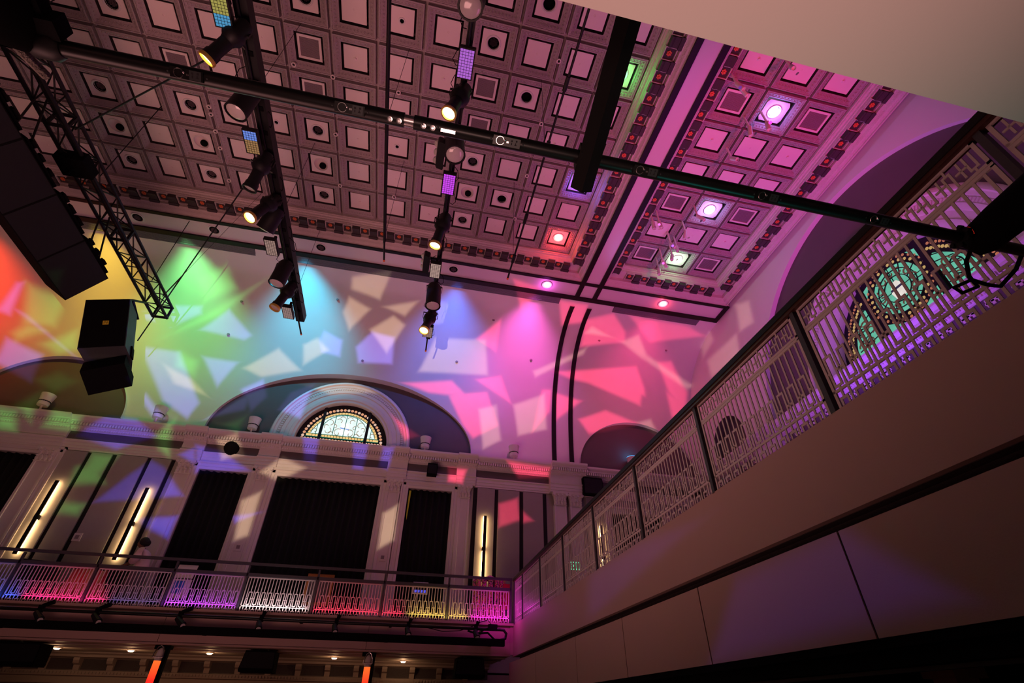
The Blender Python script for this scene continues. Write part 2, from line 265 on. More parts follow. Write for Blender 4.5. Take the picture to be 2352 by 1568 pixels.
# ================================================================== room shell
ZR, ZB = 13.5, 12.94          # coffer rib plane, plain band plane (above the eye)
PX = 1.148; XE, YE = 4.566, 11.68
def sweepx(mb, prof, x0, x1):              # prof: (y,z) pairs, closed, carried along X
    mb.rings([[(x0, y, z) for y, z in prof], [(x1, y, z) for y, z in prof]])
    n = len(prof); k = len(mb.v)
    mb.f += [tuple(range(k-2*n, k-n)), tuple(range(k-1, k-n-1, -1))]; mb.mi += [mb.cur]*2
def sweepy(mb, prof, y0, y1):              # prof: (x,z) pairs carried along Y
    mb.rings([[(x, y0, z) for x, z in prof], [(x, y1, z) for x, z in prof]])
    n = len(prof); k = len(mb.v)
    mb.f += [tuple(range(k-2*n, k-n)), tuple(range(k-1, k-n-1, -1))]; mb.mi += [mb.cur]*2
def sweepz(mb, prof, z0, z1):
    mb.rings([[(x, y, z0) for x, y in prof], [(x, y, z1) for x, y in prof]])
    n = len(prof); k = len(mb.v)
    mb.f += [tuple(range(k-2*n, k-n)), tuple(range(k-1, k-n-1, -1))]; mb.mi += [mb.cur]*2

struct(MB().box(-18, 13.5, -6, 18, -1.8, -1.6).build('floor', M['carpet']))
ceil = struct(MB().box(-18, 13.2, -2, 18, 14.0, 14.2).build('ceiling', M['coffer']))

# ---- coffer tile
def square(h, hy, z): return [(-h,-hy,z),(h,-hy,z),(h,hy,z),(-h,hy,z)]
def coffer_mesh(px, py):
    mb = MB(); lev = [(.0,.16),(.028,.16),(.034,.0),(.055,0),(.06,.022),(.072,.022),(.078,.012),(.155,.085),(.162,.075),(.18,.09),(.194,.10)]
    mb.rings([square(px/2-PX*d, py/2-PX*d, z) for d, z in lev])
    mb.cur = 1; mb.rings([square(px/2-PX*d, py/2-PX*d, z) for d, z in ((.194,.10),(.196,.34),(.252,.34))]); mb.cur = 0  # slot faces coloured dark umber to deepen the shade round the panel
    for sx, sy, n, hx in ((0,1,11,0),(0,-1,11,0),(1,0,11,1),(-1,0,11,1)):
        for i in range(n):
            t = (i-(n-1)/2)/(n-1)*.74
            c = (t*px, sy*(py/2-PX*.118), .045) if hx == 0 else (sx*(px/2-PX*.118), t*py, .045)
            mb.ball(c, .03, 4, 2, (1.0,1.0,.9))
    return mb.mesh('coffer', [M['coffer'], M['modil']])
HP = .5-.242
def panel_mesh(px, py, kind):
    hx, hy = px/2-PX*.242, py/2-PX*.242; z = .13; mb = MB()
    if kind == 'plain':
        mb.box(-hx,hx,-hy,hy,z,z+.03); mb.lathe([(.018,z-.006),(.03,z)], 8)
    elif kind == 'rose':
        mb.box(-hx,hx,-hy,hy,z,z+.03); mb.lathe([(0.001,z-.05),(.03,z-.045),(.025,z-.01),(.06,z)], 10)
    elif kind.startswith('hole'):
        r = {'hole': .145, 'holes': .05, 'holeb': .2}[kind]; n = 24; sq = []
        for i in range(n):
            a = 2*pi*i/n; c_, s_ = cos(a), sin(a); k = 1/max(abs(c_)/hx, abs(s_)/hy); sq.append((c_*k, s_*k, z))
        mb.rings([sq, [(r*cos(2*pi*i/n), r*sin(2*pi*i/n), z) for i in range(n)]])
        mb.rings([[(p[0],p[1],z+.03) for p in sq], sq])
    elif kind == 'vent':
        for a in (-1,1):
            mb.box(-hx, hx, min(a*hy,a*(hy-.06)), max(a*hy,a*(hy-.06)), z, z+.03)
            mb.box(min(a*hx,a*(hx-.06)), max(a*hx,a*(hx-.06)), -hy+.06, hy-.06, z, z+.03)
    return mb.mesh('panel', M['cpanel'])
def vent_mesh(px, py):
    hx, hy = px/2-PX*.242-.06, py/2-PX*.242-.06; mb = MB(); mb.box(-hx,hx,-hy,hy,.165,.175)
    for i in range(19): mb.box(-hx,hx,-hy+2*hy*(i+.2)/19,-hy+2*hy*(i+.6)/19,.15,.165)
    return mb.mesh('vent_grille', M['ventgrey'])
XC = [3.992-PX*i for i in range(15)]; YC = [11.10-PX*j for j in range(9)]
RXC = [7.32, 8.58, 9.84]; PXR = 1.26
CM = {0: coffer_mesh(PX, PX), 1: coffer_mesh(PXR, PX)}
PM = {(b, k): panel_mesh(PXR if b else PX, PX, k) for b in (0,1) for k in ('plain','rose','hole','holes','holeb','vent')}
VM = {0: vent_mesh(PX, PX), 1: vent_mesh(PXR, PX)}
# what sits in the middle of each coffer (bay, column, row): row 0 is at the back cornice
DARK = [(0,3,0),(0,3,5),(0,3,2),(0,7,2),(0,7,0),(0,7,5),(0,10,2),(0,10,0),(0,12,0),(0,12,2),(0,11,4)]
HOLE = [(0,2,4),(0,2,1),(0,2,6)]
BOWL = [(0,3,1),(0,7,1),(0,10,1),(0,12,1)]
LIT = [(0,0,0),(0,0,2),(0,0,5),(1,1,0),(1,1,2),(1,1,5)]
SMALL = [(0,8,2),(0,5,5),(0,5,2)]
VENT = [(0,3,3),(0,3,4),(0,7,3),(0,7,4),(0,0,4),(0,0,3),(0,10,3),(1,0,0),(1,2,0),(1,0,2),(1,2,2),(1,0,5),(1,2,5)]
ROSE = [(0,1,3),(0,4,4),(0,4,0),(0,6,4),(0,6,0),(0,9,5),(0,1,0),(1,0,1),(1,0,4),(1,2,1),(1,2,4),(1,0,6),(1,2,6)]
kinds = {}
for L, k in ((DARK,'hole'),(HOLE,'hole'),(LIT,'hole'),(BOWL,'holeb'),(SMALL,'holes'),(VENT,'vent'),(ROSE,'rose')):
    for q in L: kinds[q] = k
def cpos(q): return Vector(((RXC if q[0] else XC)[q[1]], YC[q[2]], ZR))
for b in (0,1):
    for i in range(3 if b else 15):
        for j in range(9):
            p = cpos((b,i,j)); k = kinds.get((b,i,j), 'plain')
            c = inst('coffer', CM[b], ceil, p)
            inst('panel', PM[(b,k)], c, p)
            if k == 'vent': inst('vent_grille', VM[b], c, p)
# eyelets in the grooves
eye = MB(); eye.lathe([(.028,-.02),(.055,-.02),(.06,.0)], 12); eye.lathe([(.0,.0),(.03,0)], 12)
eyem = MB().lathe([(.034,.0),(.036,-.03),(.06,-.03),(.064,.02)], 12).mesh('eyelet_ring', M['cpanel'])
eyed = MB().lathe([(.001,-.005),(.034,-.005)], 12).mesh('eyelet_hole', M['gap'])
for x, y in [(-4.45,6.95),(-3.47,7.05),(-3.5,8.72),(-3.47,10.5),(-1.75,7.08),(-1.77,10.55),(2.27,5.35),(2.27,7.08),(2.27,8.82),(2.27,10.53),(-6.92,8.66),(-6.92,8.88),(-6.92,9.4),(-6.92,9.95),(-6.92,11.1)]:
    e = inst('eyelet_ring', eyem, ceil, (x, y, ZR)); inst('eyelet_hole', eyed, e, (x, y, ZR))

# ---- cornices round the two coffered fields
CP = [(0,13.75),(0,13.44),(.03,13.44),(.04,13.40),(.09,13.385),(.10,13.33),(.12,13.31),(.12,13.24),(.49,13.24),(.49,13.10),(.53,13.09),(.56,13.06),(.60,13.005),(.64,12.985),(.70,12.975),(.70,12.93),(.74,12.93),(.74,13.75)]
def cornice(name, paths):
    mb = MB(); rings = []
    k = len(paths(0, 0))
    st = [[paths(o, z)[i] for o, z in CP] for i in range(k)]
    mb.rings(st); return struct(mb.build(name, M['cornice']))
tr1 = cornice('trim_1', lambda o, z: [(-18, YE+o, z), (XE+o, YE+o, z), (XE+o, -2, z)])
tr2 = cornice('trim_2', lambda o, z: [(6.69-o*.84, -2, z), (6.69-o*.84, YE+o, z), (10.47+o, YE+o, z), (10.47+o, -2, z)])
mod = MB(); mod.prism([(0,0),(.34,0),(.34,.05),(.30,.11),(.22,.13),(.10,.12),(.04,.15),(0,.15)], (0,1,0), (0,0,-1), (-.125,.16,13.24), (.25,0,0))
mod.box(-.15,.15,.40,.535,13.095,13.13); mod.cyl((-.13,.46,13.17),(.13,.46,13.17),.05,n=8)
modm = mod.mesh('modillion', M['modil'])
bx = MB()
for a in (-1,1): bx.box(min(a*.155,a*.135), max(a*.155,a*.135), .125,.45,13.16,13.24)
bx.box(-.135,.135,.125,.145,13.16,13.24); bx.box(-.135,.135,.43,.45,13.16,13.24)
boxm = bx.mesh('rosette_box', M['cornice'])
bxi = MB().box(-.134,.134,.146,.429,13.215,13.235).mesh('box_back', M['modil'])
rs = MB(); rs.ball((0,.28,13.185), .03, 8, 4)
for i in range(6): rs.ball((.045*cos(i*pi/3), .28+.045*sin(i*pi/3), 13.20), .030, 6, 3, (1,1,.6))
rosm = rs.mesh('rosette', M['rosette'], True)
def run_mod(par, base, rz, n, step, x0):
    for i in range(n):
        t = x0+step*i
        bp = base(t)
        inst('modillion', modm, par, (bp[0], bp[1], 0), rz)
        bp = base(t+step/2)
        c = inst('rosette_box', boxm, par, (bp[0], bp[1], 0), rz)
        for nm, me in (('box_back', bxi), ('rosette', rosm)):
            o = bpy.data.objects.new(nm, me); COL.objects.link(o); o.parent = c
st = .574
run_mod(tr1, lambda t: (t, YE), 0, 30, -st, XE-.05)
run_mod(tr1, lambda t: (XE, t), -pi/2, 20, -st, YE-.05)
run_mod(tr2, lambda t: (t, YE), 0, 6, -.60, 10.30)
run_mod(tr2, lambda t: (10.47, t), -pi/2, 20, -st, YE-.05)
mb = MB()
run_mod(tr2, lambda t: (6.69, t), pi/2, 20, -st, YE+.05)

# ---- plain glossy bands and their dark trims
bands = struct(MB().box(-18, 5.32, 12.39, 13.45, ZB, ZB+.3).build('trim_3', M['band']))
MB().box(6.02, 11.33, 12.39, 13.45, ZB, ZB+.3).build('back_band', M['band'], bands)
MB().box(5.32, 6.02, -2, 13.45, ZB, ZB+.3).build('side_band', M['band'], bands)
u = MB(); u.box(-18, 11.33, 12.385, 12.51, ZB-.05, ZB+.01); u.build('umber_trim', M['umber'], bands)
MB().box(-18, 11.33, 13.17, 13.36, ZB-.06, ZB+.01).build('umber_trim', M['umber'], bands)
MB().box(5.24, 5.41, -2, 13.36, ZB-.055, ZB+.008).build('umber_trim', M['umber'], bands)
MB().box(5.94, 6.11, -2, 13.36, ZB-.055, ZB+.008).build('umber_trim', M['umber'], bands)
MB().box(11.17, 11.33, 12.39, 13.36, ZB-.062, ZB+.008).build('umber_trim', M['umber'], bands)

# ---- back wall: cove with lunettes cut into it
YW, XR = 17.0, 11.4
PROF = [(17.0,7.4),(17.0,8.1),(16.96,8.7),(16.88,9.4),(16.74,10.1),(16.52,10.8),(16.18,11.45),(15.70,12.05),(15.02,12.55),(14.25,12.85),(13.30,12.95)]
def catmull(P, n=6):
    out = []
    for i in range(len(P)-1):
        p0 = P[max(i-1,0)]; p1 = P[i]; p2 = P[i+1]; p3 = P[min(i+2,len(P)-1)]
        for k in range(n):
            t = k/n
            out.append(tuple(.5*((2*p1[a])+(-p0[a]+p2[a])*t+(2*p0[a]-5*p1[a]+4*p2[a]-p3[a])*t*t+(-p0[a]+3*p1[a]-3*p2[a]+p3[a])*t**3) for a in (0,1)))
    out.append(P[-1]); return out
PF = catmull(PROF, 6)
def cove_y(z):
    for (y0,z0),(y1,z1) in zip(PF, PF[1:]):
        if z0 <= z <= z1: return y0+(y1-y0)*(z-z0)/max(1e-6, z1-z0)
    return PF[0][0] if z < PF[0][1] else PF[-1][0]
LUN = [(-11.9, 2.33, 2.05), (-2.46, 4.55, 2.62), (8.80, 2.47, 2.08)]; ZS = 7.72
def arch(x):
    for c, a, h in LUN:
        if abs(x-c) < a: return ZS+h*sqrt(max(0, 1-((x-c)/a)**2))
    return None
xs = set([-18.0, XR])
for c, a, h in LUN:
    for i in range(49): xs.add(round(c-a*cos(pi*i/48), 4))
x = -18.0
while x < XR: xs.add(round(x,3)); x += .35
xs = sorted(xs)
NZ = 40
def colm(x, zs):
    out = []
    for i in range(NZ+1):
        t = i/NZ
        # even steps along the profile from the starting height
        k0 = 0
        s_ = t
        z = zs + (PF[-1][1]-zs)*(1-(1-s_)**1.6)
        out.append((x, cove_y(z), z))
    return out
wall = MB()
cols = []
for x in xs:
    h = arch(x); cols.append(colm(x, PF[0][1] if h is None else h))
wall.rings(cols, closed=False)
wb = struct(wall.build('wall_back', M['cove'], smooth=True))
for c, a, h in LUN:
    so = MB(); A = []; B = []
    for i in range(49):
        x = c-a*cos(pi*i/48); z = ZS+h*sin(pi*i/48); A.append((x, min(cove_y(z), YW-.12), z)); B.append((x, YW+.02, z))
    so.rings([A, B], closed=False); so.build('lunette_soffit', M['cove'], wb, True)
    lp = MB(); n = len(B)
    if abs(c+2.46) < .1:
        lp.rings([[(c-a,YW,7.3)]+[(p[0], YW, p[2]) for p in B]+[(c+a,YW,7.3)], [(-2.56-1.7,YW,7.3)]+[(-2.56-1.7*cos(pi*i/48), YW, 7.72+1.7*sin(pi*i/48)) for i in range(49)]+[(-2.56+1.7,YW,7.3)]], closed=False)
    else:
        lp.add([(p[0], YW, p[2]) for p in B]+[(c-a, YW, 7.3), (c+a, YW, 7.3)], [tuple(range(n-1,-1,-1))+(n, n+1)])
    lp.build('lunette_panel', M['taupe'], wb)
# dark ribs down the cove
for x0, x1 in ((5.24, 5.41), (5.94, 6.11)):
    rb = MB(); rr = []
    for i in range(44):
        z = 7.45+(12.92-7.45)*(1-(1-i/43)**1.6); y = cove_y(z)
        y2 = cove_y(min(12.94, z+.02)); ty, tz = y2-y, .02; L = sqrt(ty*ty+tz*tz); ny, nz = -tz/L, ty/L
        rr.append([(x0,y+.02,z),(x1,y+.02,z),(x1,y+ny*.05,z+nz*.05),(x0,y+ny*.05,z+nz*.05)])
    rb.rings(rr); rb.build('cove_rib', M['umber'], wb, True)
# slot vents at the head of the cove
for x0, x1 in ((-11.9,-6.4),(-5.25,4.75),(6.95,10.6)):
    fr = MB().box(x0,x1,13.37,13.71,12.925,12.94).build('slot_vent', M['gap'], wb)
    for k in range(8):
        yy = 13.385+.041*k; zz = 12.905 if yy < 13.6 else 12.895
        MB().box(x0,x1,yy,yy+.017,zz-.02,zz+.01).build('slot_blade', M['slot'], fr)
# lower back wall, with openings left out where the curtains hang
OPEN = [(-13.2,-10.81,6.32),(-6.66,-5.17,6.29),(-4.27,-.93,6.29),(.02,1.52,6.28),(7.38,9.4,6.0)]
lw = MB(); xa = -18.0
for x0, x1, zt in OPEN:
    lw.box(xa, x0, YW, YW+.3, 1.0, 7.4); lw.box(x0, x1, YW, YW+.3, zt, 7.4); xa = x1
lw.box(xa, XR, YW, YW+.3, 1.0, 7.4); lw.build('lower_wall', M['panel'], wb)
MB().box(-18, XR, YW, YW+.3, -1.6, 1.05).build('lower_wall', M['under'], wb)
# acoustic wall panels
for x0, x1 in ((-10.62,-9.96),(-9.84,-9.26),(-9.12,-8.25),(-8.13,-7.55),(2.42,3.04),(3.17,3.94),(4.08,4.80),(6.45,7.1)):
    MB().box(x0, x1, YW-.07, YW, 1.95, 6.5).build('acoustic_panel', M['panel'], wb)
for x0, x1 in ((-10.66,-10.62),(-9.96,-9.84),(-9.26,-9.12),(-8.25,-8.13),(-7.55,-7.45),(2.28,2.42),(3.04,3.17),(3.94,4.08),(4.80,4.95)):
    MB().box(x0, x1, YW-.02, YW-.001, 1.95, 6.5).build('panel_gap', M['gap'], wb)
# casings
for x0, x1, zt in OPEN:
    fm = MB()
    for a, xx in ((-1, x0), (1, x1)):
        sweepz(fm, [(xx, YW), (xx, YW-.06), (xx+a*.08, YW-.09), (xx+a*.10, YW-.06), (xx+a*.18, YW-.06), (xx+a*.20, YW-.11), (xx+a*.25, YW-.11), (xx+a*.25, YW)], 1.9, zt+.25)
    sweepx(fm, [(YW, zt), (YW-.06, zt), (YW-.09, zt+.08), (YW-.06, zt+.10), (YW-.06, zt+.18), (YW-.11, zt+.20), (YW-.11, zt+.25), (YW, zt+.25)], x0-.25, x1+.25)
    fm.build('door_casing', M['white'], wb)

# ---- entablature (cornice, frieze, architrave) with breaks over the pilasters
ENT = [(0,7.42),(-.42,7.56),(-.42,7.50),(-.40,7.47),(-.35,7.44),(-.32,7.43),(-.32,7.38),(-.20,7.36),(-.20,7.25),(-.16,7.24),(-.13,7.19),(-.10,7.17),(-.06,7.16),(-.05,6.86),(-.12,6.86),(-.12,6.83),(-.08,6.80),(-.08,6.70),(-.06,6.69),(-.06,6.60),(-.04,6.59),(-.04,6.53),(0,6.53)]
def entab(name, x0, x1, dy, par):
    mb = MB(); sweepx(mb, [(YW+(y-dy if y < 0 else y), z) for y, z in ENT], x0, x1); return mb.build(name, M['white'], par)
mb = MB(); sweepx(mb, [(YW+y, z) for y, z in ENT], -17.9, XR); tr4 = struct(mb.build('trim_4', M['white']))
MB().box(-17.9, XR, YW-.072, YW-.05, 6.88, 7.14).build('frieze_panel', M['taupe'], tr4)
PIL = [(-11.0,.5),(-7.07,.48),(-4.72,.48),(-.475,.48),(1.96,.42),(5.42,.48),(6.0,.48)]
BRK = [(-14.9,-10.75),(-7.4,-6.72),(-5.05,-4.38),(-.80,-.12),(1.62,2.32),(5.05,6.4)]
for i, (a, b) in enumerate(BRK): entab('cornice_break', a, b, .10 if i < 5 else .24, tr4)
den = MB(); x = -14.9
while x < XR-.05:
    off = 0
    for a, b in BRK:
        if a-.02 < x < b: off = .24 if a > 5 else .10
    den.box(x, x+.052, YW-.305-off, YW-.19-off, 7.27, 7.37); x += .0835
stuff(den.build('dentil_course', M['white'], tr4))
egg = MB(); x = -14.9
while x < XR-.05:
    off = 0
    for a, b in BRK:
        if a-.02 < x < b: off = .24 if a > 5 else .10
    egg.box(x, x+.035, YW-.165-off, YW-.10-off, 7.18, 7.235); x += .07
stuff(egg.build('egg_course', M['white'], tr4))
# ---- pilasters
def capital_mesh(wd):
    mb = MB(); h = wd/2
    mb.rings([[(-a,-.10-b,z),(a,-.10-b,z),(a,0,z),(-a,0,z)] for a, b, z in ((h*.98,.0,-.46),(h*.98,.02,-.44),(h*.9,.0,-.42),(h*.92,.0,-.25),(h*1.0,.03,-.12),(h*1.14,.07,-.05),(h*1.16,.08,-.04),(h*1.16,.08,0),(h*.5,.0,0))])
    for row, (z, n, s_) in enumerate(((-.36,4,.085),(-.22,3,.085),(-.10,4,.06))):
        for i in range(n):
            xx = (i-(n-1)/2)*wd*.98/n
            mb.ball((xx,-.12,z), s_, 6, 4, (.62,.45,1.0)); mb.ball((xx,-.165,z+s_*.75), s_*.42, 5, 3, (1.2,.7,.7))
    for a in (-1,1):
        mb.cyl((a*h*1.0,-.20,-.07),(a*h*1.0,-.08,-.07),.055,n=10); mb.cyl((a*h*.35,-.18,-.085),(a*h*.35,-.08,-.085),.035,n=8)
    return mb.mesh('capital', M['white'])
for i, (x, wd) in enumerate(PIL):
    h = wd/2*.92; dy = .20 if i >= 5 else .10
    mb = MB(); sweepz(mb, [(x-h,YW),(x-h,YW-dy),(x-h+.06,YW-dy),(x-h+.075,YW-dy+.025),(x+h-.075,YW-dy+.025),(x+h-.06,YW-dy),(x+h,YW-dy),(x+h,YW)], 1.9, 6.10)
    p = mb.build('pilaster', M['white'], wb)
    inst('capital', capital_mesh(wd), p, (x, YW-(dy-.10), 6.53))

# ---- right wall with its big arched recess
AC, AZ, AR = 7.2, 7.7, 5.0
rw = MB(); ys = sorted(set([-3.0, 13.6, 15.6, 17.0]+[AC-AR*cos(pi*i/64) for i in range(65)]+[13.6+i*.25 for i in range(14)]+[-2.5+i*.4 for i in range(12)]))
def rarch(y): return AZ+sqrt(max(0, AR*AR-(y-AC)**2)) if abs(y-AC) < AR else None
AC2, AR2, AZ2 = 14.65, .95, 8.25
def rarch2(y): return AZ2+sqrt(max(0, AR2*AR2-(y-AC2)**2)) if abs(y-AC2) < AR2 else None
rcols = []
ys = sorted(set([round(q,4) for q in ys]+[round(AC2-AR2*cos(pi*i/24),4) for i in range(25)]))
for y in ys:
    h = rarch(y) or rarch2(y) or 7.3
    rcols.append([(XR, y, h+(13.3-h)*k/10) for k in range(11)])
rw.rings(rcols, closed=False); rwo = struct(rw.build('wall_right', M['cove']))
so = MB(); A = [(AC-AR*cos(pi*i/64), AZ+AR*sin(pi*i/64)) for i in range(65)]
so.rings([[(XR,y,z) for y,z in A], [(XR+.18,y,z) for y,z in A]], closed=False); so.build('arch_reveal', M['cove'], rwo, True)
rp = MB(); rp.rings([[(XR+.17,AC-AR,7.0)]+[(XR+.17,y,z) for y,z in A]+[(XR+.17,AC+AR,7.0)], [(XR+.17,4.55,7.0)]+[(XR+.17,7.0-2.45*cos(pi*i/64),7.70+2.45*sin(pi*i/64)) for i in range(65)]+[(XR+.17,9.45,7.0)]], closed=False); rp.build('arch_panel', M['taupe'], rwo)
A2 = [(AC2-AR2*cos(pi*i/24), AZ2+AR2*sin(pi*i/24)) for i in range(25)]; A2 = [(AC2-AR2,7.0)]+A2+[(AC2+AR2,7.0)]
so = MB(); so.rings([[(XR,y,z) for y,z in A2], [(XR+.4,y,z) for y,z in A2]], closed=False); so.build('arch_reveal', M['taupe'], rwo, True)
MB().add([(XR+.39,y,z) for y,z in A2], [tuple(range(27))]).build('arch_panel', M['taupe'], rwo)
MB().box(XR, XR+.2, -3, 17.0, -1.6, 7.35).build('lower_wall', M['panel'], rwo)
mb = MB(); sweepy(mb, [(XR+y, z) for y, z in ENT], -2.5, YW-.1); tr5 = struct(mb.build('trim_5', M['white']))
MB().box(XR-.072, XR-.05, -2.5, YW-.2, 6.88, 7.14).build('frieze_panel', M['taupe'], tr5)
BRY = [(12.0,13.3),(1.2,2.4),(15.9,16.5)]
for a, b in BRY:
    mb = MB(); sweepy(mb, [(XR+(y-.14 if y < 0 else y), z) for y, z in ENT], a, b); mb.build('cornice_break', M['white'], tr5)
den = MB(); y = -2.4
while y < 16.8:
    off = .14 if any(a < y < b for a, b in BRY) else 0
    den.box(XR-.305-off, XR-.19-off, y, y+.052, 7.27, 7.37); den.box(XR-.165-off, XR-.10-off, y, y+.04, 7.18, 7.235); y += .0835
stuff(den.build('dentil_course', M['white'], tr5))
orn = MB()
y = -2.0                      # carved paterae on the frieze
while y < 16.5:
    for a in (0, .11, .22):
        orn.box(XR-.10, XR-.07, y+a, y+a+.06, 6.92, 7.1)
    orn.box(XR-.10, XR-.07, y-.02, y+.30, 6.98, 7.02); y += .55
stuff(orn.build('frieze_ornament', M['white'], tr5))
for a, b in BRY[:2]:
    mb = MB(); mb.box(XR-.14, XR, a+.12, a+.55, 1.9, 6.5); mb.box(XR-.14, XR, b-.55, b-.12, 1.9, 6.5); mb.build('pilaster', M['white'], rwo)


# ================================================================== galleries
gal = struct(MB().box(-18, 3.10, 14.04, 17.0, 1.30, 1.88).build('floor_gallery', M['carpet']))
MB().box(-18, 3.10, 13.93, 14.10, 1.86, 1.915).build('ledge', M['fascia'], gal)
MB().box(-18, 3.02, 13.94, 14.04, 1.205, 1.24).build('bottom_lip', M['fascia'], gal)
for x0, x1 in ((-18,-9.30),(-9.29,-4.92),(-4.91,-.45),(-.44,3.02)):
    MB().box(x0, x1, 14.00, 14.06, 1.24, 1.86).build('fascia_panel', M['fascia'], gal)
MB().box(-18, 3.02, 14.04, 16.42, 1.215, 1.30).build('underside', M['under'], gal)
for yy in (14.5, 15.1):
    MB().box(-18, 3.02, yy, yy+.12, 1.195, 1.216).build('underside_bead', M['under'], gal)
MB().box(-18, 3.02, 16.42, 17.0, 1.36, 1.40).build('shadow_gap', M['gap'], gal)
# bracketed cornice under the gallery
uc = MB(); sweepx(uc, [(17.0,1.28),(16.62,1.27),(16.62,1.20),(16.70,1.17),(16.70,1.12),(16.93,1.10),(16.93,.86),(16.84,.84),(16.84,.74),(16.90,.72),(16.90,.58),(17.0,.56)], -18, 3.0)
trU = struct(uc.build('trim_6', M['under']))
MB().box(-18, 3.0, 16.925, 16.94, .865, 1.095).build('recess_panel', M['modil'], trU)
ubm = MB().prism([(0,0),(.24,0),(.24,-.06),(.20,-.12),(.10,-.15),(.06,-.27),(0,-.28)], (0,-1,0), (0,0,1), (-.07,16.93,1.11), (.14,0,0)).mesh('bracket', M['under'])
for i in range(24): inst('bracket', ubm, trU, (2.35-.76*i, 0, 0))
ud = MB(); x = -14.9
while x < 2.9: ud.box(x, x+.04, 16.81, 16.85, .77, .82); x += .08
stuff(ud.build('bead_course', M['under'], trU))

bal = struct(MB().box(3.16, 11.4, -.5, 14.04, 1.30, 1.86).build('floor_balcony', M['carpet']))
MB().box(3.10, 3.18, .36, 14.06, 1.205, 1.885).build('fascia_panel', M['fascia'], bal)
MB().box(3.02, 3.18, 13.98, 14.06, 1.24, 1.885).build('fascia_return', M['fascia'], bal)
MB().box(3.16, 11.4, .36, 14.0, 1.20, 1.30).build('fascia_soffit', M['modil'], bal)
JY = [.36, 2.95, 4.86, 6.80, 8.72, 11.24, 13.72]
for a, b in zip(JY, JY[1:]):
    MB().box(2.95, 3.00, a+.009, b-.009, .415, 1.055).build('lower_panel', M['fascia'], bal)
MB().box(2.96, 2.99, .36, 13.71, .42, 1.05).build('joint_backing', M['gap'], bal)
MB().box(2.95, 3.20, 13.70, 13.73, .3, 1.055).build('end_panel', M['fascia'], bal)
MB().box(2.98, 3.3, .36, 13.7, 1.02, 1.06).build('recess_shelf', M['modil'], bal)
MB().box(3.25, 3.30, .36, 13.9, .95, 1.25).build('recess_back', M['modil'], bal)
MB().box(2.96, 11.4, -.5, 13.7, .36, .42).build('underside', M['blackmatt'], bal)
MB().box(3.0, 3.12, -.5, 13.6, .27, .36).build('under_beam', M['blackmatt'], bal)
MB().box(3.02, 3.06, -.5, 13.6, .24, .262).build('conduit', M['black'], bal)
MB().box(11.2, 11.4, -.5, 17, -1.6, .40).build('rear_wall', M['blackmatt'], bal)
pc = MB(); pc.box(3.90,4.10,3.38,3.56,-1.6,.36); pc.box(3.86,4.14,3.34,3.60,.26,.36); pc.build('balcony_post', M['fascia'], bal)
near = struct(MB().box(-9, 2.98, -4, .36, 1.20, 1.5).build('floor_near_gallery', M['soffit']))

# ---- railings
RW = .0095
def bar_mesh(name, boxes, mm):
    mb = MB()
    for x0, x1, z0, z1 in boxes: mb.box(x0, x1, -.004, .004, z0, z1)
    return mb.mesh(name, mm)
ZL, ZM, ZT, ZLT, ZLB = 2.03, 2.185, 2.645, 2.335, 2.075
balm = bar_mesh('baluster', [(-RW, RW, 1.90, ZT)], M['rail'])
loopm = bar_mesh('loop_bar', [(-RW,RW,ZLT,ZT),(-.042,.042,ZLT-.019,ZLT),(-.042,-.023,ZLB,ZLT-.019),(.023,.042,ZLB,ZLT-.019),(-.042,.042,ZLB-.019,ZLB),(-RW,RW,ZL,ZLB-.019),(-.04,.04,1.949,1.968),(-.04,-.022,1.905,1.949),(.022,.04,1.905,1.949),(-RW,RW,1.968,ZL)], M['rail'])
def links(n, pit, L, zm):           # short ties between loop and bar
    mb = MB()
    return mb
H0 = 2.665
h_up = bar_mesh('fret_link', [(-.030,.030,H0+.150,H0+.165),(-.030,-.015,H0+.03,H0+.150),(.015,.030,H0+.03,H0+.150),(-.007,.007,H0+.165,H0+.21)], M['rail'])
h_dn = bar_mesh('fret_link', [(-.030,.030,H0+.045,H0+.06),(-.030,-.015,H0+.06,H0+.18),(.015,.030,H0+.06,H0+.18),(-.007,.007,H0,H0+.045)], M['rail'])
h_bar = bar_mesh('fret_bar', [(-.007,.007,H0+.04,H0+.18),(-.040,.040,H0+.098,H0+.112)], M['rail'])
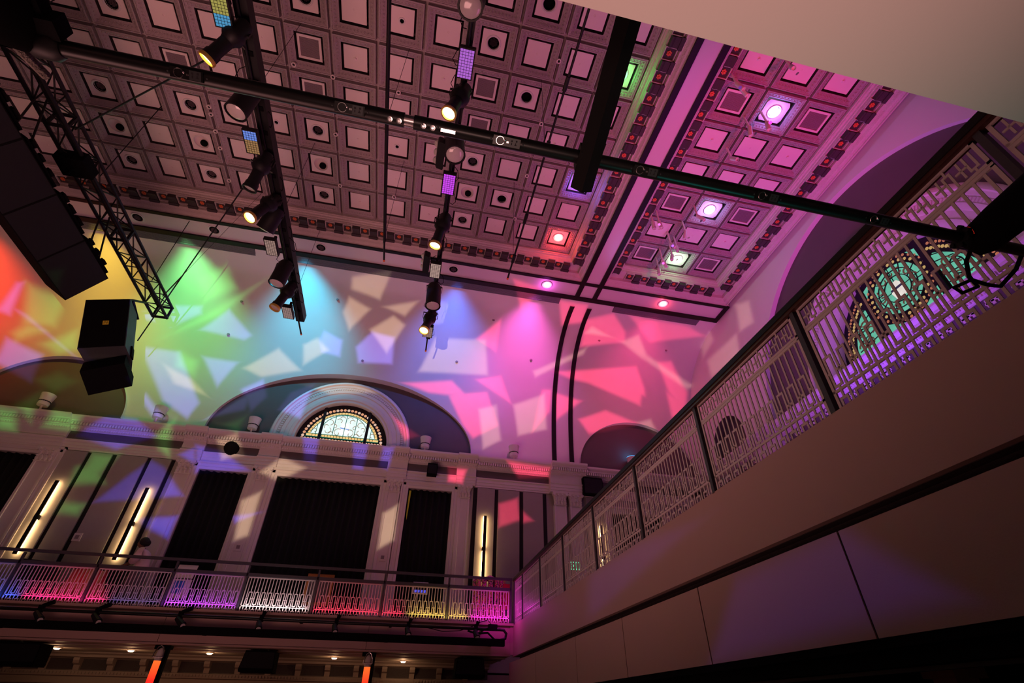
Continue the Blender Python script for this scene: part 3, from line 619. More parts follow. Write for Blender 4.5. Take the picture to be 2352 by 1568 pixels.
def railing(name, label, origin, posts, rotz, frieze):
    t = thing(name, label, 'railing', origin)
    t.rotation_euler = (0,0,rotz)
    def ob(nm, me, par, loc=(0,0,0)):
        o = bpy.data.objects.new(nm, me); COL.objects.link(o); o.parent = par; o.location = loc; return o
    x0, x1 = posts[0], posts[-1]
    # handrail
    hm = MB(); hm.box(x0-.03, x1+.03, -.055 if frieze else -.03, .055 if frieze else .03, 2.915, 2.975)
    ob('handrail', hm.mesh('handrail', M['railpost'] if not frieze else M['black']), t)
    if frieze:
        ob('handrail_wood', MB().box(x0, x1, -.04, .045, 2.885, 2.916).mesh('handrail_wood', M['handrail']), t)
    else:
        ob('mid_rail', MB().box(x0, x1, -.03, .03, 2.665, 2.735).mesh('mid_rail', M['railpost']), t)
    pm = MB().box(-.022, .022, -.03, .03, 1.875, 2.90).mesh('post', M['railpost'])
    for p in posts: ob('post', pm, t, (p,0,0))
    for a, b in zip(posts, posts[1:]):
        L = b-a-.09; n = max(1, int(round((L-.10)/.1425))); pit = L/(n+.5); xs_ = a+.045
        f = MB()
        for z0, z1 in ((ZT-.012, ZT+.012), (ZL-.010, ZL+.010)): f.box(0, L, -.008, .008, z0, z1)
        f.box(0, .024, -.008, .008, 1.90, ZT); f.box(L-.024, L, -.008, .008, 1.90, ZT)
        if frieze:
            for z0, z1 in ((H0-.004, H0+.02), (H0+.205, H0+.228)): f.box(0, L, -.008, .008, z0, z1)
            f.box(0, .024, -.008, .008, H0, H0+.22); f.box(L-.024, L, -.008, .008, H0, H0+.22)
        fr = ob('panel_frame', f.mesh('panel_frame', M['rail']), t, (xs_,0,0))
        tie = MB()
        for i in range(n):
            xb = pit*(i+.5); xl = pit*(i+1.0) - pit*.02
            if xl > L-.06: continue
            ob('baluster', balm, fr, (xb,0,0)); ob('loop_bar', loopm, fr, (xl,0,0))
            tie.box(xb, xl-.042, -.004, .004, ZM-.009, ZM+.009); tie.box(xl+.042, min(xb+pit, L), -.004, .004, ZM-.009, ZM+.009)
            if frieze:
                ob('fret_link', h_up if i%2 else h_dn, fr, (xb+pit*.05,0,0)); ob('fret_bar', h_bar, fr, (xl,0,0))
        stuff(ob('mid_ties', tie.mesh('mid_ties', M['rail']), fr))
    return t
railing('gallery_railing', 'fretwork railing along the side gallery with open slot below its handrail', (0,14.0,0), [-9.98,-8.33,-6.74,-5.11,-3.5,-1.86,-.24,1.39,3.03], 0, False)
railing('balcony_railing', 'cream fretwork railing with H-pattern frieze along the main balcony edge', (3.13,0,0), [.40,.985,2.722,4.445,6.18,7.92,9.655,11.375,13.05,13.97], pi/2, True)

# ================================================================== curtains
def curtain(label, x0, x1, z1, amp=.05):
    n = int((x1-x0)/.03); mb = MB(); A = []; B = []; ph = random.random()*6
    for i in range(n+1):
        x = x0+(x1-x0)*i/n; y = YW+.10+amp*sin(2*pi*x/.21+ph+.6*sin(x*2.3))+.02*sin(x*9)
        A.append((x, y, 1.9)); B.append((x, y, z1+.6))
    mb.rings([A, B], closed=False)
    o = mb.build('velvet_curtain', M['curtain'], smooth=True); tag(o, label, 'curtain', 'black curtains in the gallery openings')
    so = o.modifiers.new('thick', 'SOLIDIFY'); so.thickness = .015
    return o
curtain('black curtain in the partly cropped opening beside the first light bar', -13.2, -10.81, 6.32)
curtain('narrow black curtain beside the person, under the round wall speaker', -6.66, -5.17, 6.29)
curtain('wide black curtain directly beneath the arched stained glass window', -4.27, -.93, 6.29)
c_ = curtain('narrow black curtain with a yellow-green glint near its top corner', .02, 1.52, 6.28)
MB().add([(.06,YW-.02,6.2),(.13,YW-.02,6.2),(.10,YW-.02,5.2),(.07,YW-.02,5.35)], [(0,1,2,3)]).build('painted_glint', mat('glint_yellow', (.55,.62,.03), .6), c_)  # glint on the curtain edge painted as a flat yellow strip
curtain('black curtain seen through the balcony railing posts', 7.38, 9.4, 6.0)

# ================================================================== stained glass windows
def semi(r, n=48): return [(r*cos(pi-pi*i/n), r*sin(pi-pi*i/n)) for i in range(n+1)]
def window(name, O, U, W, Ro, Ri, cols, depth=.22, medal=False):
    O = Vector(O); U = Vector(U); W = Vector(W); V = Vector((0,0,1))
    def P(u, v, w): return O+U*u+V*v+W*w
    k = Ro-Ri
    prof = [(Ro,-.02),(Ro,.10),(Ro-.06*k,.16),(Ro-.14*k,.17),(Ro-.17*k,.12),(Ro-.26*k,.11),(Ro-.28*k,.075),(Ro-.40*k,.07),(Ro-.42*k,.10),(Ro-.55*k,.09),(Ro-.58*k,.06),(Ro-.74*k,.055),(Ro-.77*k,.09),(Ro-.88*k,.08),(Ro-.92*k,.04),(Ri,.03),(Ri,-depth)]
    mb = MB(); mb.rings([[P(r*cos(pi-pi*i/64), r*sin(pi-pi*i/64), w) for r, w in prof] for i in range(65)], closed=False)
    root = struct(mb.build(name, M['white'], smooth=True))
    den = MB(); n = int(pi*Ro/.095)
    for i in range(n):
        a = pi*(i+.5)/n; r0, r1 = Ro-.395*k, Ro-.30*k; da = .028/Ro
        pts = [P(r*cos(a+s_*da), r*sin(a+s_*da), w) for w in (.07,.112) for r, s_ in ((r0,-1),(r1,-1),(r1,1),(r0,1))]
        den.add(pts, [(0,1,2,3),(7,6,5,4),(0,4,5,1),(1,5,6,2),(2,6,7,3),(3,7,4,0)])
    stuff(den.build('arch_dentils', M['white'], root))
    bk = MB(); S_ = [(Ri*1.0*cos(pi*i/40), Ri*sin(pi*i/40)) for i in range(41)]
    bk.add([P(u,v,-depth) for u,v in S_]+[P(u,v,-depth+.02) for u,v in S_], [tuple(range(41)), tuple(range(81,40,-1))])
    bk.build('dark_surround', M['gap'], root)
    z = -depth+.03
    def disc(mb, u, v, r, w0, n=8, sv=1.0):
        mb.add([P(u+r*cos(2*pi*i/n), v+r*sv*sin(2*pi*i/n), w0) for i in range(n)]+[P(u,v,w0+r*.5)], [(i,(i+1)%n,n) for i in range(n)])
    if medal:
        return medallion(root, P, Ri, z, disc, cols, W)
    rb = .87*Ri; nb = 33
    for c_i in (0,1):                                   # border jewels, two tints
        jw = MB()
        for i in range(nb):
            a = pi*(i+.5)/nb
            if i%3 == c_i or (c_i == 0 and i%3 == 2): disc(jw, rb*cos(a), rb*sin(a)*.98+.02, .034*Ri*1.0, z)
        for i in range(27):
            if i%2 == c_i: disc(jw, -rb+2*rb*i/26, .06*Ri, .036*Ri, z, sv=1.1)
        stuff(jw.build('border_jewels', cols['jewel%d'%c_i], root))
    ra, rc = .80*Ri, .74*Ri; vb0, vb1 = .13*Ri, .19*Ri
    am = MB(); nn = 36
    for i in range(nn):
        a0, a1 = pi*i/nn+.006, pi*(i+1)/nn-.006
        q = [(ra*cos(a0),ra*sin(a0)),(ra*cos(a1),ra*sin(a1)),(rc*cos(a1),rc*sin(a1)),(rc*cos(a0),rc*sin(a0))]
        if min(p[1] for p in q) > vb0: am.add([P(u,v,z) for u,v in q], [(0,1,2,3)])
    for i in range(24):
        u0 = -ra+2*ra*i/24+.008; u1 = -ra+2*ra*(i+1)/24-.008
        am.add([P(u0,vb0,z),P(u1,vb0,z),P(u1,vb1,z),P(u0,vb1,z)], [(0,1,2,3)])
    stuff(am.build('amber_border', cols['amber'], root))
    cut = [-rc, -.50*Ri, -.24*Ri, 0, .24*Ri, .50*Ri, rc]
    for a, b in zip(cut, cut[1:]):                      # six tall panes
        top = []
        for i in range(13):
            u = b+(a-b)*i/12; v = sqrt(max(0, rc*rc-u*u)); top.append((u, max(v, vb1+.015)))
        pts = [(a, vb1+.01), (b, vb1+.01)]+top
        pts = [(min(max(u, a+.012), b-.012), v) for u, v in pts]
        pa = MB(); pa.add([P(u,v,z) for u,v in pts]+[P(u,v,z-.01) for u,v in pts], [tuple(range(15)), tuple(range(29,14,-1))]); pa.build('pane', cols['pane'], root)
    ld = MB()
    for u in (-.24*Ri, 0, .24*Ri, -.60*Ri, .60*Ri): ld.bar(P(u,vb1,z+.01), P(u,sqrt(rc*rc-u*u),z+.01), .018*Ri*.7, .02, W)
    c0 = .30*Ri                                          # the big ring
    ld.tube([P(.50*Ri*cos(2*pi*i/28), c0+.46*Ri*sin(2*pi*i/28)*.92, z+.012) for i in range(-2,17)], .008*Ri, 4)
    ld.tube([P(.52*Ri*cos(t), .40*Ri+.46*Ri*sin(t), z+.012) for t in [pi*1.28+pi*.44*i/12 for i in range(13)]], .008*Ri, 4)
    for v0 in (vb0-.01, vb1+.005): ld.bar(P(-ra,v0,z+.01), P(ra,v0,z+.01), .012*Ri, .02, W)
    ld.tube([P(rc*cos(pi*i/32), rc*sin(pi*i/32), z+.01) for i in range(3,30)], .008*Ri, 4)
    stuff(ld.build('lead_lines', cols['lead'], root))
    sc = MB()                                            # scrolled foliage leads
    for sx in (-1,1):
        for (u,v,r,a0,a1) in ((.34,.50,.09,0,4.4),(.36,.30,.08,2,6.2),(.14,.56,.07,.5,4.0),(.12,.30,.10,-1.2,2.2),(.15,.24,.05,2.4,5.6),(.40,.40,.06,-1,2.6),(.22,.42,.05,1,5),(.64,.27,.06,0,4.5),(.07,.62,.08,.4,2.6),(.28,.23,.06,0,3)):
            sc.tube([P(sx*(u+r*cos(a0+(a1-a0)*i/9)*(1-.04*i))*Ri, (v+r*sin(a0+(a1-a0)*i/9)*(1-.04*i))*Ri, z+.012) for i in range(10)], .0075*Ri, 4)
    stuff(sc.build('scroll_leads', cols['scroll'], root))
    ms = MB()
    me_ = MB()
    for u, v, r, c_i in ((0,.42,.09,0),):
        me_.add([P(u-.1*Ri,.24*Ri,z+.006),P(u+.1*Ri,.24*Ri,z+.006),P(u+.13*Ri,.36*Ri,z+.006),P(u+.06*Ri,.52*Ri,z+.006),P(u-.06*Ri,.52*Ri,z+.006),P(u-.13*Ri,.36*Ri,z+.006)], [(0,1,2,3,4,5)])
    me_.build('centre_lozenge', cols['centre'], root)
    me2 = MB().add([P(-.105*Ri,.385*Ri,z+.010),P(.105*Ri,.36*Ri,z+.010),P(.105*Ri,.385*Ri,z+.010),P(-.105*Ri,.41*Ri,z+.010)], [(0,1,2,3)]); me2.build('centre_stripe', cols['stripe'], root)
    for u in (-.505*Ri, .505*Ri):
        mu = MB(); mu.bar(P(u,0,z+.03), P(u,sqrt(Ri*Ri-u*u),z+.03), .06*Ri, .07, W); mu.build('mullion', M['gap'], root)
    return root
def medallion(root, P, Ri, z, disc, cols, W):
    mu_, cv, rr = .40*Ri, .57*Ri, .30*Ri
    mb = MB()                                            # round central light in four quarter panes
    for q in range(4):
        a = [pi/2*q+.02+(pi/2-.04)*i/10 for i in range(11)]
        pts = [(.02*cos(pi/2*q+pi/4), cv+.02*sin(pi/2*q+pi/4))]+[(rr*cos(t), cv+rr*sin(t)) for t in a]
        pa = MB(); pa.add([P(u,v,z) for u,v in pts]+[P(u,v,z-.01) for u,v in pts], [tuple(range(12)), tuple(range(23,11,-1))]); pa.build('pane', cols['pane'], root)
    for key, r, n, sz in (('jewel1', .335*Ri, 30, .020*Ri), ('jewel0', .382*Ri, 34, .018*Ri)):
        jw = MB()
        for i in range(n):
            t = 2*pi*i/n; disc(jw, r*cos(t), cv+r*sin(t), sz, z)
            if key == 'jewel0' and abs(r*cos(t)) > mu_-.03: pass
        for sx in (-1,1):                                # outer borders of the side lights
            ro = .86*Ri if key == 'jewel1' else .92*Ri
            for i in range(22):
                t = .10+1.0*i/21; u, v = ro*cos(t), ro*sin(t)
                if u > mu_+.06*Ri: disc(jw, sx*u, v, sz, z)
        for i in range(26):
            u = -.9*Ri+1.8*Ri*i/25
            if i%2 == (key == 'jewel0'): disc(jw, u, .09*Ri, .026*Ri, z)
        stuff(jw.build('border_jewels', cols[key], root))
    for sx in (-1,1):
        top = [(.80*Ri*cos(t), .80*Ri*sin(t)) for t in [.20+.80*i/12 for i in range(13)]]
        pts = [(mu_+.05*Ri, .17*Ri)]+[(u, v) for u, v in top if u > mu_+.05*Ri]+[(mu_+.05*Ri, .62*Ri)]
        pts = [(sx*u, v) for u, v in pts]
        if sx < 0: pts = pts[::-1]
        pa = MB(); n = len(pts); pa.add([P(u,v,z) for u,v in pts]+[P(u,v,z-.01) for u,v in pts], [tuple(range(n)), tuple(range(2*n-1,n-1,-1))]); pa.build('pane', cols['pane'], root)
        for pt in ([(sx*.12,.17),(sx*.34,.17),(sx*.34,.30)],[(sx*.36,.72),(sx*.36,.84),(sx*.26,.88)]):
            pa = MB(); pa.add([P(u*Ri,v*Ri,z) for u,v in pt], [(0,1,2) if sx > 0 else (2,1,0)]); pa.build('pane', cols['pane'], root)
    ld = MB()
    for t in [pi/10+pi*i/5 for i in range(10)]: ld.bar(P(.16*Ri*cos(t), cv+.16*Ri*sin(t), z+.012), P(rr*cos(t+.12), cv+rr*sin(t+.12), z+.012), .010*Ri, .015, W)
    for r in (.16*Ri, .235*Ri, rr): ld.tube([P(r*cos(2*pi*i/32), cv+r*sin(2*pi*i/32), z+.012) for i in range(33)], .007*Ri, 4)
    for sx in (-1,1):
        for k in range(5): ld.bar(P(sx*(mu_+.04*Ri), (.24+.10*k)*Ri, z+.012), P(sx*.74*Ri*(1-.05*k), (.20+.09*k)*Ri, z+.012), .010*Ri, .015, W)
        ld.tube([P(sx*(.60+.07*cos(t))*Ri, (.34+.10*sin(t))*Ri, z+.012) for t in [2*pi*i/14 for i in range(15)]], .008*Ri, 4)
    stuff(ld.build('lead_lines', cols['lead'], root))
    sc = MB()
    for k in range(12):
        t = 2*pi*k/12; c_ = (.205*Ri*cos(t), cv+.205*Ri*sin(t))
        sc.tube([P(c_[0]+.045*Ri*cos(t+a)*(1-.05*i), c_[1]+.045*Ri*sin(t+a)*(1-.05*i), z+.014) for i, a in enumerate([.6*q for q in range(9)])], .009*Ri, 4)
    for sx in (-1,1):
        for u, v in ((.56,.24),(.68,.24),(.54,.46),(.66,.40),(.50,.36)):
            sc.tube([P(sx*(u+.045*cos(a))*Ri, (v+.045*sin(a))*Ri, z+.014) for a in [.65*q for q in range(8)]], .009*Ri, 4)
    stuff(sc.build('scroll_leads', cols['scroll'], root))
    me_ = MB(); me_.add([P(u*Ri, cv+v*Ri, z+.016) for u, v in ((-.06,-.12),(.06,-.12),(.085,-.02),(.06,.05),(.03,.10),(-.03,.10),(-.06,.05),(-.085,-.02))], [tuple(range(8))]); me_.build('centre_lozenge', cols['centre'], root)
    MB().add([P(-.08*Ri,cv-.005*Ri,z+.020),P(.08*Ri,cv-.005*Ri,z+.020),P(.08*Ri,cv+.025*Ri,z+.020),P(-.08*Ri,cv+.025*Ri,z+.020)], [(0,1,2,3)]).build('centre_stripe', cols['stripe'], root)
    for u in (-mu_, mu_):
        b = MB(); b.bar(P(u,0,z+.03), P(u,sqrt(Ri*Ri-u*u),z+.03), .05*Ri, .07, W); b.build('mullion', M['gap'], root)
    return root
def glow(n, c, e): return mat(n, (.02,.02,.02), .3, emit=c, estr=e, var=0)
def glass(n, c, e, sc=7):
    mt = mat(n, (.05,.05,.05), .25); nt = mt.node_tree; p = nt.nodes['Principled BSDF']
    tc = nt.nodes.new('ShaderNodeTexCoord'); no = nt.nodes.new('ShaderNodeTexNoise'); no.inputs['Scale'].default_value = sc
    nt.links.new(tc.outputs['Object'], no.inputs['Vector'])
    mx = nt.nodes.new('ShaderNodeMix'); mx.data_type = 'RGBA'; mx.inputs[6].default_value = (*[q*.72 for q in c],1); mx.inputs[7].default_value = (*[min(1,q*1.3) for q in c],1)
    nt.links.new(no.outputs['Fac'], mx.inputs[0]); nt.links.new(mx.outputs[2], p.inputs['Emission Color']); p.inputs['Emission Strength'].default_value = e
    return mt
cA = dict(pane=glass('glass_pale_teal', (.72,1.0,.92), 1.15), amber=glass('glass_amber', (1.0,.55,.20), 1.0), jewel0=glass('glass_rose', (.85,.36,.20), .9, 20), jewel1=glass('glass_blush', (.9,.55,.42), .85, 20),
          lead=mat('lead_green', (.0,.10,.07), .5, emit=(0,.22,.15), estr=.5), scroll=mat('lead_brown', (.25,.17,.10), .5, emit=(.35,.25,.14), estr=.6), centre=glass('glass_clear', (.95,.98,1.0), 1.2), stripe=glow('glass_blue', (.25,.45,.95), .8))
cB = dict(pane=glass('glass_sea_green', (.16,.74,.50), .62, 5), amber=glass('glass_gold', (.95,.50,.14), .6), jewel0=glass('glass_copper', (.70,.22,.10), .55, 20), jewel1=glass('glass_honey', (.85,.50,.16), .6, 20),
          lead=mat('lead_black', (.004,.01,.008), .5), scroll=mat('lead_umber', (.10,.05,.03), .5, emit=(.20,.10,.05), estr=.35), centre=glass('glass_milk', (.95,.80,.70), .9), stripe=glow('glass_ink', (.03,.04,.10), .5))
window('window_1', (-2.56, YW, 7.72), (1,0,0), (0,-1,0), 2.40, 1.58, cA)
window('window_2', (XR+.17, 7.0, 7.70), (0,-1,0), (-1,0,0), 3.40, 2.32, cB, medal=True)

# ================================================================== ceiling lights
rg = MB().lathe([(.20,.02),(.198,-.012),(.185,-.022),(.165,-.02),(.148,.0),(.145,.05)], 28).mesh('trim_ring', M['white'], True)
canm = MB().lathe([(.146,.0),(.146,.14),(.001,.14)], 24).mesh('dark_can', M['blackmatt'])
hc = MB()
for i in range(-3,4):
    for j in range(-3,4):
        x, y = (i+.5*(j%2))*.034, j*.03
        if x*x+y*y < .0095: hc.lathe([(.014,.0),(.011,.02)], 6, Matrix.Translation((x,y,.045)))
hcm = hc.mesh('honeycomb', M['ventgrey'])
bowlm = MB().lathe([(.21,.0),(.20,.03),(.16,.09),(.10,.12),(.001,.13)], 24).mesh('bowl', M['cpanel'], True)
bring = MB().lathe([(.225,.01),(.222,-.012),(.205,-.014),(.20,.01)], 28).mesh('trim_ring', M['white'], True)
eyeb = MB().lathe([(.001,-.01),(.095,-.01),(.10,.0),(.10,.06)], 18, Matrix.Translation((.03,.075,.03))).mesh('eyeball', M['blackmatt'])
sring = MB().lathe([(.052,.01),(.055,-.02),(.085,-.02),(.09,.01)], 16).mesh('trim_ring', M['white'], True)
shole = MB().lathe([(.05,.0),(.05,.06),(.001,.06)], 14).mesh('dark_can', M['blackmatt'])
ORD = ['first','second','third','fourth','fifth','sixth','seventh','eighth','ninth','tenth','eleventh','twelfth','thirteenth']
ROWN = ['back row','second row from back','third row from back','fourth row from back','fifth row from back','sixth row from back','seventh row from back']
def loc_words(q): return '%s coffer from plain band, %s' % (ORD[q[1]], ROWN[q[2]])
def light_thing(name, label, p, parts, group=None):
    t = thing(name, label, 'light', p, group)
    for nm, me in parts:
        o = bpy.data.objects.new(nm, me); COL.objects.link(o); o.parent = t
    return t
dz = Vector((0,0,.13))
for q in DARK: light_thing('recessed_downlight', 'unlit honeycomb downlight, '+loc_words(q), cpos(q)+dz, [('trim_ring',rg),('dark_can',canm),('honeycomb',hcm)], 'unlit ceiling downlights')
for q in HOLE: light_thing('recessed_downlight', 'black open downlight hole, '+loc_words(q), cpos(q)+dz, [('trim_ring',rg),('dark_can',canm)], 'open ceiling downlights')
for q in BOWL: light_thing('eyeball_downlight', 'eyeball light in white bowl, '+loc_words(q), cpos(q)+dz, [('trim_ring',bring),('bowl',bowlm),('eyeball',eyeb)], 'eyeball ceiling lights')
for q in SMALL: light_thing('pinhole_downlight', 'tiny pinhole light, '+loc_words(q), cpos(q)+dz, [('trim_ring',sring),('dark_can',shole)], 'pinhole ceiling lights')
LC = {(0,0,0):('red',(1.0,.06,.05)), (0,0,2):('violet-blue',(.16,.10,1.0)), (0,0,5):('green',(.03,1.0,.12)), (1,1,0):('pale green',(.30,1.0,.45)), (1,1,2):('blue-white',(.35,.38,1.0)), (1,1,5):('bright blue',(.25,.25,1.0))}
lensm = MB().lathe([(.001,-.02),(.09,-.016),(.128,.0),(.13,.03)], 24).mesh('lens', M['gap'], True)
for q, (nm, c) in LC.items():
    gm = glow('led_'+nm.replace(' ','_').replace('-','_'), tuple(.45+.55*k for k in c), 4.0)
    lm = lensm.copy(); lm.materials[0] = gm
    t = light_thing('lit_downlight', ('%s glowing downlight in the %s' % (nm, 'side coffer bay, ' if q[0] else 'main ceiling, '))+ROWN[q[2]], cpos(q)+dz, [('trim_ring',rg),('lens',lm)], 'glowing ceiling downlights')
    e = 14 if nm != 'red' else 20
    lo = lamp('coffer_lamp', 'POINT', cpos(q)+Vector((0,0,-.02)), None, e, c, radius=.07)
bcan = MB().lathe([(.15,-.006),(.001,-.006)], 24).mesh('dark_can', M['blackmatt'])
BL = [(-9.91,'black wash downlight in the plain band above the yellow glow',None),(-7.57,'black wash downlight in the band crossed by a cable',None),(-4.12,'black wash downlight in the band above the cyan glow',None),(.51,'black wash downlight in the band beside the second lighting batten',None),(4.03,'magenta glowing wash downlight beside the dark cove rib',(1.0,.12,.95)),(8.73,'red glowing wash downlight at the end of the plain band',(1.0,.08,.12))]
bhc = hcm.copy(); bhc.transform(Matrix.Translation((0,0,-.063)))
for x, lb, c in BL:
    p = Vector((x, 12.82, ZB-.005))
    parts = [('trim_ring',rg)]
    if c is None: parts += [('dark_can',bcan),('honeycomb',bhc)]
    else:
        lm = lensm.copy(); lm.materials[0] = glow('led_band', tuple(.5+.5*k for k in c), 4.0); parts.append(('lens', lm))
        lamp('band_lamp', 'POINT', p+Vector((0,0,-.14)), None, 10, c, radius=.07)
    light_thing('wash_downlight', lb, p, parts, 'wash downlights in the plain band')
for x in (-9.91,-7.57,-4.12,.51):
    MB()
# small round sprinkler heads on the cove
spk = MB(); spk.lathe([(.06,0),(.05,-.03),(.02,-.035),(.001,-.06)], 12)
for x, z in ((-7.0,12.2),(-7.3,11.2),(-3.6,12.55),(2.4,12.6),(-2.4,10.9),(6.9,12.5),(4.2,11.7),(1.2,11.3),(9.9,12.5)):
    y = cove_y(z); o = MB().lathe([(.055,0),(.05,.02),(.02,.03),(.001,.05)], 12, Matrix.Translation((x,y-.01,z)) @ Matrix.Rotation(pi/2,4,'X')).build('wall_button', M['ventgrey'], wb)
# cylinder spotlights in the side coffer bay
CYL = [(6.78,4.66),(6.95,4.74),(8.18,5.42),(7.80,5.65),(7.84,6.60),(7.93,8.71),(6.62,9.24),(6.82,9.19),(7.86,9.38),(7.62,9.97),(7.89,10.06),(7.70,10.75),(7.92,10.45),(7.76,11.16),(7.86,4.0)]
cyb = MB().lathe([(.001,.02),(.055,.02),(.06,-.02),(.06,-.30),(.05,-.31),(.045,-.26),(.001,-.26)], 14).mesh('lamp_body', M['white'], True)
cys = MB().box(-.02,.02,-.02,.02,0,.62).mesh('stem', M['cpanel'])
cyl_l = MB().lathe([(.001,-.275),(.044,-.275)], 12).mesh('lamp_face', M['steel'])
ROWC = {4.0:'seventh',4.66:'sixth'}
ROW_ = sorted([c for c in CYL if c[0] >= 7.0], key=lambda c: -c[1]); PAIR_ = [c for c in CYL if c[0] < 7.0]
for i, (x, y) in enumerate(CYL):
    if x < 7.0:
        lbl = 'white cylinder spotlight of the pair by the umber trim, %s pipe, %s one' % ('below the' if y > 7 else 'above the', 'inner' if PAIR_.index((x, y))%2 == 0 else 'outer')
    else: lbl = 'white cylinder spotlight, %s of its row in the side coffer bay' % (ORD+['last'])[ROW_.index((x, y))]
    t = thing('cylinder_spotlight', lbl, 'spotlight', (x, y, 12.98), 'cylinder spotlights in the side bay')
    for nm, me in (('lamp_body',cyb),('stem',cys),('lamp_face',cyl_l)):
        o = bpy.data.objects.new(nm, me); COL.objects.link(o); o.parent = t
        if nm != 'stem': o.rotation_euler = (random.uniform(-.5,.3), random.uniform(-.5,.3), 0)

# ================================================================== lighting battens and fixtures
def frame_from(d, upv=(0,0,1)):
    d = Vector(d).normalized(); x = d.cross(Vector(upv))
    if x.length < 1e-3: x = d.orthogonal()
    x.normalize(); y = d.cross(x)*-1
    return Matrix((x, y, -d)).transposed().to_4x4()     # local -Z points along d
brass = mat('gel_frame_brass', (.75,.50,.10), .35, metal=.6, var=.1)
warm = glow('lamp_warm', (1.0,.80,.42), 7.0)
lensgrey = mat('lens_grey', (.50,.46,.45), .12, var=.1, spec=.8)
def wrap(t, name, mb, mats, smooth=False, par=None):
    o = bpy.data.objects.new(name, mb.mesh(name, mats, smooth)); COL.objects.link(o); o.parent = par or t; return o
def yoke(t, L):                                        # local: origin at pipe clamp, fixture hangs below (-Z)
    y = MB(); y.box(-.035,.035,-.03,.03,-.08,.04); y.cyl((0,0,-.08),(0,0,-.13),.018,n=8); wrap(t, 'clamp', y, M['black'])
    k = MB()
    for a in (-1,1): k.box(min(a*.215,a*.227), max(a*.215,a*.227), -.02,.02,-L,-.12)
    k.box(-.227,.227,-.02,.02,-.135,-.12); wrap(t, 'yoke', k, M['black'])
def fixture(kind, A, Lp, label, lit=False):
    A = Vector(A); Lp = Vector(Lp); P = A-Vector((0,0,.30)); d = (Lp-P); L = d.length; d.normalize()
    t = thing({'profile':'profile_spotlight','wash':'wash_spotlight'}[kind], label, 'spotlight', A, 'stage lights on the battens')
    yoke(t, .34)
    F = Matrix.Translation(P-A) @ frame_from(d) @ Matrix.Diagonal((1.28,1.28,1,1))
    if kind == 'profile':
        b = MB(); b.lathe([(.001,.30),(.09,.29),(.12,.22),(.125,.05),(.15,.0),(.15,-.12),(.11,-.18),(.10,-.22)], 16, F); b.box(0,0,0,0,0,0)
        wrap(t, 'lamp_housing', b, M['black'], True)
        b2 = MB(); b2.lathe([(.095,-.18),(.095,-L*.72),(.108,-L*.76),(.110,-L+.06)], 16, F); wrap(t, 'lens_tube', b2, M['black'], True)
        g = MB(); g.lathe([(.112,-L+.07),(.122,-L+.05),(.122,-L),(.10,-L),(.095,-L+.06)], 16, F); wrap(t, 'gel_frame', g, brass if lit != 'dark' else M['black'], True)
        f = MB(); f.lathe([(.001,-L+.03),(.097,-L+.045)], 16, F); wrap(t, 'lens', f, warm if lit is True else lensgrey)
        kn = MB(); 
        for a in (-1,1): kn.cyl(F @ Vector((a*.14,0,-.05)), F @ Vector((a*.19,0,-.05)), .03, n=8)
        wrap(t, 'shutter_knob', kn, M['black'])
    else:
        b = MB(); b.lathe([(.001,.24),(.12,.23),(.155,.14),(.16,-.06),(.165,-L+.03),(.17,-L),(.145,-L)], 18, F); wrap(t, 'lamp_housing', b, M['black'], True)
        f = MB(); f.lathe([(.001,-L-.03),(.07,-L-.024),(.115,-L-.008),(.142,-L+.02)], 18, F); wrap(t, 'lens', f, lensgrey, True)
    cb = MB(); r_ = random.Random(int(A.y*100)); sx = .20 if A.x > -1 else .22
    cb.tube([(0,-.05,.05),(sx*.6,-.08,-.02),(sx,-.10,-.16),(sx*.7,-.04,-.27),(.08,.0,-.30)], .007, 5); wrap(t, 'cable', cb, M['blackmatt'])
    return t
def led_panel(A, label, c1, e, c2=None, tail=False):
    A = Vector(A); t = thing('led_panel_light', label, 'stage light', A, 'LED panels on the battens')
    y = MB(); y.box(-.03,.03,-.03,.03,-.06,.04); y.box(-.012,.012,-.02,.02,-.30,-.06); wrap(t, 'clamp', y, M['black'])
    b = MB(); b.box(-.15,.15,-.28,.28,-.39,-.28); b.box(-.13,.13,-.25,.25,-.28,-.25); wrap(t, 'lamp_housing', b, M['black'])
    def cells(rows, c, e):
        q = MB()
        for j in rows:
            for i in range(5):
                x, y = -.104+.052*i, -.234+.052*j; q.add([(x-.023,y-.023,-.392),(x+.023,y-.023,-.392),(x+.023,y+.023,-.392),(x-.023,y+.023,-.392),(x,y,-.400)], [(0,4,1),(1,4,2),(2,4,3),(3,4,0)])
        o = wrap(t, 'led_cells', q, glow('led_cells', c, e)); return stuff(o)
    if c2 is None: cells(range(10), c1, e)
    elif tail: cells(range(6), c1, e); cells(range(6,10), c2, e)
    else: cells(range(4), c2, e); cells(range(4,10), c1, e)
    fr = MB()
    for i in range(6): x = -.13+.052*i; fr.box(x-.003,x+.003,-.262,.262,-.396,-.389)
    for j in range(11): y_ = -.26+.052*j; fr.box(-.133,.133,y_-.003,y_+.003,-.396,-.389)
    stuff(wrap(t, 'cell_grid', fr, M['black']))
    return t
